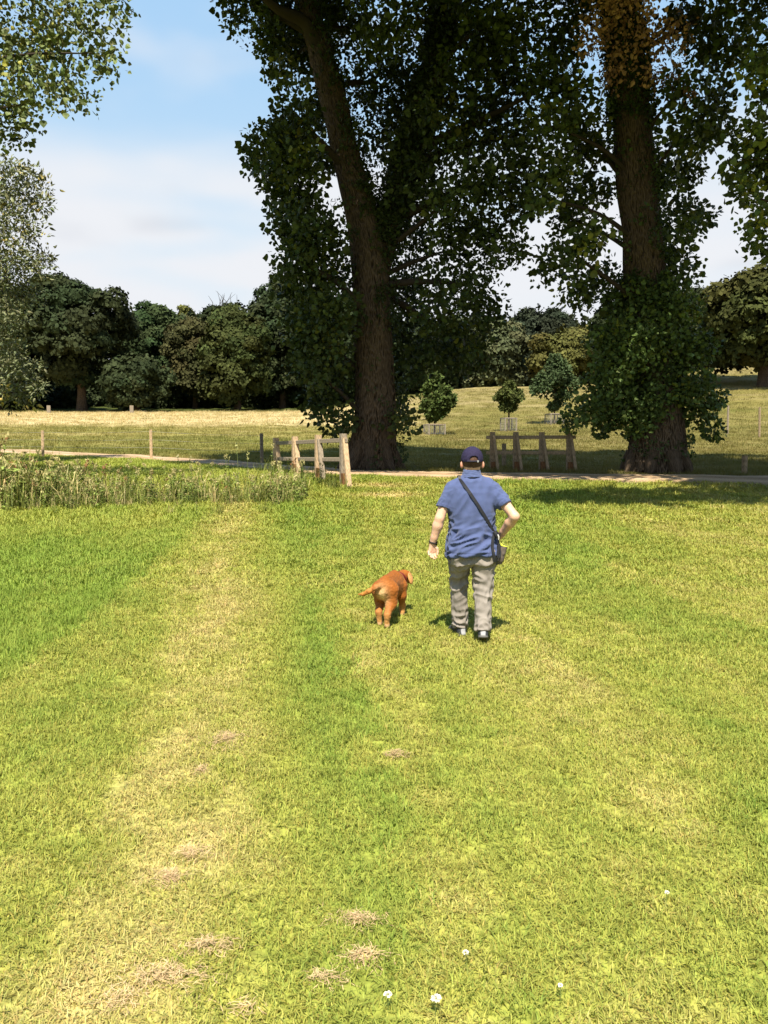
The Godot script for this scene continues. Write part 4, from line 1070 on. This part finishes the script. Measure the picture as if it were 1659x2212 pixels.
	put("cap_peak", skinned([peak], func(_p, _n): return Color(0.024, 0.021, 0.05)), navy, man)
	var band := []
	for k in 9:
		var a := lerpf(-0.55, 0.55, k / 8.0); band.append([Vector3(sin(a) * 0.0995, 1.610, -0.022 + cos(a) * 0.118), 0.0085])
	put("cap_strap", tube(band, 8), paint(Color(0.02, 0.018, 0.03), 0.7), man)
	put("cap_buckle", box(Vector3(0.038, 1.611, 0.0925), Vector3(0.014, 0.016, 0.006), Basis(Vector3.UP, 0.35)), paint(Color(0.35, 0.35, 0.36), 0.35, 0.6), man)
	# polo shirt
	var shirt := Field.new(Vector3(-0.36, 0.73, -0.23), Vector3(0.40, 1.56, 0.22), 0.0085)
	shirt.stack(TORSO, 0.02)
	var dl := (el - sl).normalized(); var dr := (er - sr).normalized()
	var el2 := sl.lerp(el, 0.66); var er2 := sr.lerp(er, 0.60)
	shirt.limb(sl + Vector3(0.03, 0.015, 0), el2 + dl * 0.04, 0.076, 0.069, 0.035, [el2, dl])
	shirt.limb(sr + Vector3(-0.03, 0.015, 0), er2 + dr * 0.04, 0.076, 0.07, 0.035, [er2, dr])
	shirt.limb(Vector3(-0.12, 1.405, 0.0), Vector3(0.11, 1.405, 0.0), 0.06, 0.06, 0.05)
	shirt.cut(Vector3(0, 0.758, 0), Vector3(0.05, -1, 0.1).normalized())
	var creases := func(p: Vector3, n: Vector3) -> float:
		var low := smoothstep(1.2, 0.9, p.y); var d := 0.0
		d += 0.02 * low * fold(p, Vector3(1, 0.42, 0.1), 14.0, 2.2, 3.0)
		d += 0.009 * fold(p, Vector3(0.55, 1, 0.1), 9.0, 2.0, 9.0) * (1.0 - 0.5 * low)
		d += 0.004 * smoothstep(0.14, 0.24, absf(p.x)) * fold(p, Vector3(0.3, 1, 0.6), 24.0, 4.0, 5.0)
		d -= 0.004 * exp(-pow((p.y - 0.793) / 0.006, 2))
		return d - 0.006
	var weave := noise_tex(0.22, 2, 256, 0.82, 1.1)
	var cloth := tinted(0.92, 0.12); cloth.rim_enabled = true; cloth.rim = 0.3; bumped(cloth, weave, 2.0); cloth.uv1_triplanar = true; cloth.uv1_scale = Vector3(9, 9, 9)
	put("polo_shirt", skinned([shirt], func(p, _n): return Color(0.068, 0.09, 0.192) * (1.0 + 0.10 * fine.get_noise_3dv(p * 14.0)) * (0.8 if absf(p.z) < 0.004 and p.y < 1.2 or absf(p.y - 0.8) < 0.004 or absf((p - el2).dot(dl) + 0.022) < 0.005 and p.x < -0.15 or absf((p - er2).dot(dr) + 0.022) < 0.005 and p.x > 0.15 else 1.0), creases), cloth, man)
	var collar := Field.new(Vector3(-0.12, 1.44, -0.13), Vector3(0.12, 1.57, 0.11), 0.005)
	collar.stack([[1.468, 0.098, 0.088, -0.003, -0.014], [1.5, 0.083, 0.08, -0.003, -0.016], [1.545, 0.074, 0.074, -0.003, -0.02]], 0.006, 2.0)
	collar.cut(Vector3(0, 1.54, 0), Vector3(0, 1, 0.12).normalized())
	put("collar", skinned([collar], func(p, _n): return Color(0.072, 0.095, 0.2), func(p, _n): return 0.0025 * fine.get_noise_3d(p.x * 30, p.y * 60, p.z * 30)), cloth, man)
	# trousers
	var legs := Field.new(Vector3(-0.26, 0.03, -0.3), Vector3(0.27, 0.87, 0.3), 0.009)
	legs.stack([[0.70, 0.2, 0.135, 0.008, -0.01], [0.78, 0.205, 0.148, 0.008, -0.015], [0.86, 0.195, 0.146, 0.008, -0.02]], 0.03)
	legs.egg(Vector3(-0.09, 0.745, 0.03), Vector3(0.1, 0.125, 0.1), 0.05); legs.egg(Vector3(0.115, 0.75, 0.035), Vector3(0.11, 0.13, 0.105), 0.05)
	legs.chain([[hl + Vector3(0.006, -0.115, -0.005), 0.103], [hl.lerp(kl, 0.6), 0.094], [kl, 0.083], [kl.lerp(al, 0.55), 0.077], [al + Vector3(0, -0.03, 0), 0.07]], 0.02)
	legs.chain([[hr + Vector3(0.0, -0.115, -0.005), 0.11], [hr.lerp(kr, 0.6), 0.1], [kr, 0.086], [kr.lerp(ar, 0.55), 0.078], [ar + Vector3(0, -0.03, 0.0), 0.07]], 0.02)
	legs.cut(Vector3(0, 0.09, 0.0), Vector3(0, -1, 0.14).normalized())
	legs.cut(Vector3(0, 0.855, 0), Vector3(0, 1, 0))
	var rumple := func(p: Vector3, n: Vector3) -> float:
		var knee := exp(-pow((p.y - 0.5) / 0.16, 2)); var hem := smoothstep(0.34, 0.1, p.y); var seat := smoothstep(0.58, 0.72, p.y)
		var right := 1.0 if p.x > 0.005 else -1.0
		var d := 0.018 * hem * fold(p, Vector3(1, 0.25 * right, 0.3), 14.0, 2.5, 2.0)
		d += 0.017 * knee * fold(p, Vector3(1, -0.35 * right, 0.2), 11.0, 2.5, 7.0)
		d += 0.013 * seat * fold(p, Vector3(1, -0.5 * right, 0.2), 10.0, 2.5, 12.0)
		d += 0.007 * fold(p, Vector3(0.2 * right, 1, 0), 13.0, 2.5, 17.0)
		return d - 0.008
	var canvas := tinted(0.88, 0.18); bumped(canvas, weave, 1.2); canvas.uv1_triplanar = true; canvas.uv1_scale = Vector3(7, 7, 7)
	put("trousers", skinned([legs], func(p, _n): return Color(0.22, 0.2, 0.18) * (1.0 + 0.14 * fine.get_noise_3dv(p * 9.0)) * (0.75 if absf(absf(p.x - 0.01) - 0.205) < 0.008 and p.y > 0.6 else 1.0), rumple), canvas, man)
	# shoes: pointing ahead; the trailing right heel is raised
	for s in [-1.0, 1.0]:
		var sh := Field.new(Vector3(-0.07, -0.02, -0.24), Vector3(0.07, 0.15, 0.12), 0.005)
		sh.chain([[Vector3(0, 0.045, 0.045), 0.04], [Vector3(0, 0.045, -0.06), 0.044], [Vector3(0, 0.03, -0.17), 0.036]], 0.02)
		sh.limb(Vector3(0, 0.05, 0.03), Vector3(0, 0.11, 0.025), 0.042, 0.04, 0.02)
		sh.limb(Vector3(0, 0.016, 0.055), Vector3(0, 0.016, -0.18), 0.044, 0.042, 0.006)
		sh.cut(Vector3(0, 0.0, 0), Vector3(0, -1, 0)); sh.cut(Vector3(0, 0.112, 0), Vector3(0, 1, 0))
		var o := put("shoe", skinned([sh], func(p, _n):
			if p.y < 0.022: return Color(0.13, 0.13, 0.13)
			if p.z > 0.045 and absf(p.x) < 0.022: return Color(0.26, 0.27, 0.28)
			return Color(0.035, 0.037, 0.042) if absf(p.x) > 0.028 or p.z > 0.0 else Color(0.16, 0.16, 0.165)), tinted(0.7, 0.3), man)
		if s < 0: o.position = al + Vector3(0, -0.098, 0.0); o.rotation = Vector3(-0.02, 0.3, 0)
		else: o.position = ar + Vector3(0, -0.085, 0.0); o.rotation = Vector3(-0.30, -0.12, 0)
	# watch on the left wrist
	var strap := []
	var axis := (wl - el).normalized(); var wx := axis.cross(Vector3.BACK).normalized(); var wz := wx.cross(axis)
	for k in 17:
		var a := k / 16.0 * TAU; strap.append([wl + axis * -0.012 + (wx * cos(a) + wz * sin(a)) * 0.0325, 0.008])
	put("watch_strap", tube(strap, 6), paint(Color(0.02, 0.018, 0.016), 0.6), man)
	put("watch_case", box(wl + axis * -0.012 - wx * 0.036, Vector3(0.036, 0.03, 0.01), Basis(wz, axis, wx)), paint(Color(0.03, 0.03, 0.03), 0.3, 0.5), man)
	# the lead worn across the back, and the pouch at the hip
	var lead := thing("dog_lead", "black dog lead worn across the man's back from left shoulder to right hip", "lead", foot)
	var run := []
	for k in 25:
		var t := k / 24.0; var x := lerpf(-0.118, 0.192, t); var y := lerpf(1.455, 0.975, t) + 0.012 * sin(t * PI)
		run.append(Vector3(x, y, maxf(back_at(x, y, 1.0), 0.03 if t < 0.1 else -1.0) + 0.012))
	put("strap", ribbon(run, 0.026, 0.006), paint(Color(0.014, 0.015, 0.02), 0.55, 0.4), lead)
	var front := []
	for k in 25:
		var t := k / 24.0; var x := lerpf(-0.118, 0.2, t); var y := lerpf(1.455, 0.975, t)
		front.append(Vector3(x, y, back_at(x, y, -1.0) - 0.012))
	put("strap", ribbon(front, 0.026, 0.006), paint(Color(0.014, 0.015, 0.02), 0.55, 0.4), lead)
	put("strap", ribbon([front[0], Vector3(-0.118, 1.478, -0.03), Vector3(-0.118, 1.483, 0.0), Vector3(-0.118, 1.475, 0.03), run[0]], 0.026, 0.006), paint(Color(0.014, 0.015, 0.02), 0.55, 0.4), lead)
	put("loop", ribbon(smooth([Vector3(0.19, 0.985, 0.11), Vector3(0.168, 0.92, 0.145), Vector3(0.166, 0.86, 0.155), Vector3(0.178, 0.79, 0.16), Vector3(0.2, 0.735, 0.14), Vector3(0.222, 0.70, 0.1)]), 0.024, 0.005), paint(Color(0.018, 0.019, 0.024), 0.55, 0.4), lead)
	put("loop", ribbon(smooth([Vector3(0.2, 0.985, 0.1), Vector3(0.222, 0.92, 0.11), Vector3(0.224, 0.85, 0.115), Vector3(0.215, 0.78, 0.13), Vector3(0.23, 0.765, 0.12), Vector3(0.245, 0.8, 0.09), Vector3(0.24, 0.88, 0.07)]), 0.02, 0.005), paint(Color(0.018, 0.019, 0.024), 0.55, 0.4), lead)
	put("knot", tube(bend([[Vector3(0.185, 0.99, 0.115), 0.016], [Vector3(0.202, 0.965, 0.12), 0.025], [Vector3(0.215, 0.935, 0.115), 0.016]], 4), 9, 0.25), paint(Color(0.014, 0.015, 0.02), 0.6, 0.4), lead)
	put("clip", tube(bend([[Vector3(0.212, 0.968, 0.138), 0.006], [Vector3(0.222, 0.945, 0.138), 0.007], [Vector3(0.222, 0.92, 0.132), 0.005]], 3), 8), paint(Color(0.5, 0.5, 0.5), 0.3, 0.6), lead)
	lead.scale = Vector3.ONE * 0.972
	man.scale = Vector3.ONE * 0.972
	var bag := thing("treat_pouch", "small grey brown pouch with lime rim at the man's right hip", "pouch", foot)
	bag.scale = Vector3.ONE * 0.972
	var pk := Field.new(Vector3(0.18, 0.66, -0.12), Vector3(0.34, 0.88, 0.13), 0.005)
	pk.stack([[0.69, 0.022, 0.045, 0.244, 0.02], [0.73, 0.034, 0.066, 0.252, 0.015], [0.80, 0.041, 0.075, 0.264, 0.01], [0.855, 0.043, 0.075, 0.274, 0.005]], 0.01, 2.6)
	put("pouch", skinned([pk], func(p, _n): return Color(0.10, 0.085, 0.072) if p.x > 0.235 + (p.y - 0.69) * 0.1 else Color(0.2, 0.18, 0.165), func(p, _n): return 0.003 * fine.get_noise_3dv(p * 26.0)), tinted(0.85, 0.2), bag)
	var rim := []
	for k in 19:
		var a := k / 18.0 * TAU; rim.append([Vector3(0.278 + cos(a) * 0.037, 0.856 - cos(a) * 0.012, 0.005 + sin(a) * 0.067), 0.008])
	put("rim", tube(rim, 8), paint(Color(0.45, 0.5, 0.05), 0.6), bag)

func smooth(pts: Array) -> Array:
	var w := []
	for p in pts: w.append([p, 0.0])
	var out := []
	for q in bend(w, 5): out.append(q[0])
	return out

func ribbon(pts: Array, wide: float, thick: float) -> ArrayMesh:      # a flat strap; its broad side faces away from the body's middle
	var st := SurfaceTool.new(); st.begin(Mesh.PRIMITIVE_TRIANGLES); st.set_smooth_group(-1)
	var rings := []
	for i in pts.size():
		var p: Vector3 = pts[i]; var d: Vector3 = (pts[mini(i + 1, pts.size() - 1)] - pts[maxi(i - 1, 0)]).normalized()
		var out := Vector3(p.x * 0.25, 0.0, p.z).normalized()
		if p.y > 1.45: out = Vector3(0, 1, p.z * 4.0).normalized()
		var s := d.cross(out).normalized() * wide * 0.5; out = s.cross(d).normalized() * thick * 0.5
		rings.append([p - s - out, p + s - out, p + s + out, p - s + out])
	for i in rings.size() - 1:
		for k in 4:
			var a: Vector3 = rings[i][k]; var b: Vector3 = rings[i][(k + 1) % 4]; var c: Vector3 = rings[i + 1][(k + 1) % 4]; var d: Vector3 = rings[i + 1][k]
			for p in [a, c, b, a, d, c]: st.add_vertex(p)
	st.generate_normals()
	return st.commit()

func dog():
	rng.seed = 5
	var turn := -0.27
	var foot := on(843, 7.44)
	var d := thing("dog", "fox red short haired dog walking away beside the man, tail out to left", "dog", foot, turn)
	var b := Field.new(Vector3(-0.36, -0.01, -0.56), Vector3(0.26, 0.64, 0.5), 0.0075)
	b.egg(Vector3(0, 0.375, 0.2), Vector3(0.1, 0.114, 0.14), 0.04)                 # rump
	b.egg(Vector3(0, 0.385, 0.04), Vector3(0.09, 0.102, 0.17), 0.05)                  # loin
	b.egg(Vector3(0, 0.36, -0.15), Vector3(0.104, 0.142, 0.165), 0.05)                # chest
	b.limb(Vector3(0, 0.455, -0.17), Vector3(0, 0.455, 0.16), 0.04, 0.04, 0.04)       # spine
	b.limb(Vector3(0, 0.385, -0.24), Vector3(0.028, 0.415, -0.355), 0.086, 0.06, 0.04)  # neck
	var hd := Vector3(0.04, 0.415, -0.425)
	var look := Basis(Vector3.UP, -0.22) * Basis(Vector3.RIGHT, -0.25)
	b.egg(hd, Vector3(0.073, 0.066, 0.08), 0.02, look)
	b.limb(hd + look * Vector3(0, -0.012, -0.05), hd + look * Vector3(0, -0.038, -0.135), 0.043, 0.031, 0.025)
	for s in [-1.0, 1.0]:
		b.egg(hd + look * Vector3(s * 0.092, -0.022, 0.03), Vector3(0.018, 0.07, 0.045), 0.006, look * Basis(Vector3.BACK, s * 0.3))
		# hind leg: thigh, knee forward, hock back, near-vertical shank
		var st := -0.03 if s < 0 else 0.055
		b.chain([[Vector3(s * 0.052, 0.36, 0.2), 0.092], [Vector3(s * 0.066, 0.235, 0.155 + st), 0.058], [Vector3(s * 0.056, 0.135, 0.265 + st), 0.031], [Vector3(s * 0.05, 0.045, 0.255 + st), 0.026]], 0.03)
		b.limb(Vector3(s * 0.05, 0.022, 0.255 + st), Vector3(s * 0.05, 0.018, 0.205 + st), 0.023, 0.022, 0.014)
		var fs := 0.03 if s < 0 else -0.075
		b.chain([[Vector3(s * 0.066, 0.34, -0.2), 0.066], [Vector3(s * 0.07, 0.24, -0.165 + fs * 0.4), 0.048], [Vector3(s * 0.062, 0.12, -0.19 + fs), 0.032], [Vector3(s * 0.06, 0.04, -0.185 + fs), 0.026]], 0.03)
		b.limb(Vector3(s * 0.06, 0.022, -0.185 + fs), Vector3(s * 0.06, 0.018, -0.23 + fs), 0.023, 0.022, 0.014)
	b.chain([[Vector3(0, 0.43, 0.305), 0.032], [Vector3(-0.05, 0.415, 0.365), 0.027], [Vector3(-0.115, 0.372, 0.385), 0.022], [Vector3(-0.175, 0.34, 0.38), 0.016], [Vector3(-0.225, 0.335, 0.37), 0.009]], 0.02)
	b.cut(Vector3(0, 0.0, 0), Vector3(0, -1, 0))
	var coat := func(p: Vector3, _n: Vector3) -> Color:
		var c := Color(0.25, 0.082, 0.015)
		c = c.lerp(Color(0.68, 0.47, 0.24), 1.0 * exp(-(pow(p.x / 0.05, 2) + pow((p.y - 0.32) / 0.09, 2))) * smoothstep(0.2, 0.27, p.z))
		if p.x < -0.08 and p.z > 0.3: c = Color(0.36, 0.15, 0.035)
		c = c.lerp(Color(0.5, 0.28, 0.1), 0.7 * smoothstep(0.22, 0.05, p.y))
		if p.y < 0.045: c = Color(0.45, 0.28, 0.14)
		c = c.lerp(Color(0.52, 0.27, 0.1), 0.8 * smoothstep(0.075, 0.088, absf((look.inverse() * (p - hd)).x)) * smoothstep(-0.3, -0.32, p.z))
		c = c.lerp(Color(0.2, 0.065, 0.012), 0.55 * smoothstep(0.43, 0.48, p.y) * smoothstep(-0.28, -0.2, p.z))
		return c * (1.0 + 0.22 * fine.get_noise_3d(p.x * 60, p.y * 60, p.z * 25))
	var fur := tinted(0.62, 0.3); fur.rim_enabled = true; fur.rim = 0.06
	put("body", skinned([b], coat, func(p, _n): return 0.0022 * fine.get_noise_3d(p.x * 45, p.y * 45, p.z * 20) + 0.003 * fine.get_noise_3dv(p * 14.0)), fur, d)
	var sp := SphereMesh.new(); sp.radius = 0.014; sp.height = 0.022; sp.radial_segments = 12; sp.rings = 8
	put("nose", sp, paint(Color(0.05, 0.025, 0.02), 0.35, 0.5), d).position = hd + look * Vector3(0, -0.03, -0.166)
	for s in [-1.0, 1.0]:
		var e := SphereMesh.new(); e.radius = 0.009; e.height = 0.018; e.radial_segments = 10; e.rings = 6
		put("eye", e, paint(Color(0.03, 0.015, 0.008), 0.15, 0.5), d).position = hd + look * Vector3(s * 0.036, 0.012, -0.068)
	var ring := []
	var ax := Vector3(0.025, 0.05, -0.11).normalized(); var rx := ax.cross(Vector3.RIGHT).normalized(); var rz := rx.cross(ax)
	for k in 21:
		var a := k / 20.0 * TAU; ring.append([Vector3(0.016, 0.40, -0.30) + (rx * cos(a) + rz * sin(a)) * 0.083, 0.009])
	put("collar", tube(ring, 8), paint(Color(0.12, 0.012, 0.012), 0.6), d)
	d.scale = Vector3.ONE * 0.93

# ------------------------------------------------------------------ small things in the grass
func small_things():
	rng.seed = 31
	var heaps := [[478, 1592, 80, 46, "dry cut grass wisp below the dark strip, left of centre"], [425, 1656, 18, 12, "smallest tuft of dry cut grass below the tapering wisp"], [402, 1838, 76, 36, "dry cut grass wisp above the long heap on the left"], [350, 1890, 100, 40, "long heap of dry cut grass left of the lawn's middle"], [432, 2046, 120, 40, "low dry cut grass wisp above the largest heap"], [335, 2112, 210, 70, "largest heap of dry cut grass in the bottom left foreground"], [225, 2168, 100, 46, "dry cut grass heap left of and below the largest one"], [765, 1982, 130, 34, "thin dry cut grass streak beside the dark green strip"], [785, 2064, 110, 46, "dry cut grass clump beside the dark green strip near the bottom"], [692, 2114, 80, 40, "dry cut grass clump left of the foremost white flower"], [505, 2178, 80, 18, "flat dry cut grass streak at the bottom edge, left of the flowers"], [858, 1622, 60, 16, "faint dry cut grass patch in the middle of the lawn"]]
	for h in heaps:
		var far: float = 1.6 * FOCAL / (h[1] - 985.0); far = 1.6 / tan(atan((h[1] - 1106.0) / FOCAL) + TILT)
		var p := on(h[0], far); var w: float = h[2] * 0.5 * far / FOCAL; var dp: float = h[3] * 0.5 * far / FOCAL * far / 1.6
		var v := PackedVector3Array(); var nn := PackedVector3Array(); var c := PackedColorArray()
		for i in int(150 + w * dp * 60000):
			var a := rr(0, TAU); var q := Vector3(cos(a) * w, 0, sin(a) * dp) * (absf(rng.randfn()) * 0.62)
			if rng.randf() < 0.45 + 1.2 * fine.get_noise_2d(q.x * 22.0 + h[0], q.z * 22.0): continue
			q += Vector3(fine.get_noise_2d(q.x * 18, i) , 0, fine.get_noise_2d(q.z * 18, i + 50)) * 0.03
			q.y = 0.008 + 0.032 * rng.randf() * exp(-(q.x * q.x / (w * w) + q.z * q.z / (dp * dp)))
			var t := rr(0, TAU); var l := rr(0.02, 0.055); var dir := Vector3(cos(t), rr(-0.25, 0.2), sin(t)) * l
			var side := Vector3(-sin(t), 0, cos(t)) * 0.0010; var kink := Vector3(-sin(t), 0.4, cos(t)) * rr(-0.3, 0.3) * l
			quad_strip(v, nn, c, [q - side, q + side, q + dir * 0.5 + kink - side, q + dir * 0.5 + kink + side, q + dir], Color(0.58, 0.43, 0.25) * rr(0.6, 1.25))
		var o := put("dry_grass_heap", arrays(v, nn, c), mats.grass); o.position = p
		tag(o, h[4], "dry grass", "heaps of dry cut grass on the lawn")
	var blooms := [[838, 2176, 0.011, "small white clover flower at the bottom edge, left of the biggest"], [942, 2184, 0.014, "biggest white clover flower at the bottom edge"], [1006, 2080, 0.009, "white clover flower above and right of the biggest bloom"], [1440, 1954, 0.0075, "single white clover flower far right in the lawn"], [1210, 2152, 0.007, "tiny pale clover flower near the bottom right"]]
	for h in blooms:
		var far := 1.6 / tan(atan((h[1] - 1106.0) / FOCAL) + TILT); var p := on(h[0], far)
		p = spot(h[0], h[1], far) ; p.y = hgt(p.x, far)
		var t := thing("clover_flower", h[3], "flower", p, rr(0, TAU), "white clover flowers in the lawn")
		var r: float = h[2]
		put("stem", tube([[Vector3(0, -0.01, 0), 0.0012], [Vector3(0.003, 0.03, 0), 0.0011], [Vector3(0, 0.052, 0), 0.001]], 5), paint(Color(0.15, 0.2, 0.05)), t)
		var v := PackedVector3Array(); var nn := PackedVector3Array(); var c := PackedColorArray()
		for i in 46:
			var q := on_ball(); q.y = absf(q.y) * 0.9 - 0.15
			var a := Vector3(0, 0.055, 0) + q * r * 0.35; var tip := Vector3(0, 0.055, 0) + q * r * 1.25
			var s := q.cross(on_ball()).normalized() * r * 0.3
			quad_strip(v, nn, c, [a, a.lerp(tip, 0.65) - s, a.lerp(tip, 0.65) + s, tip], Color(0.8, 0.77, 0.7) * rr(0.8, 1.05))
		put("flower_head", arrays(v, nn, c), mats.weed, t)
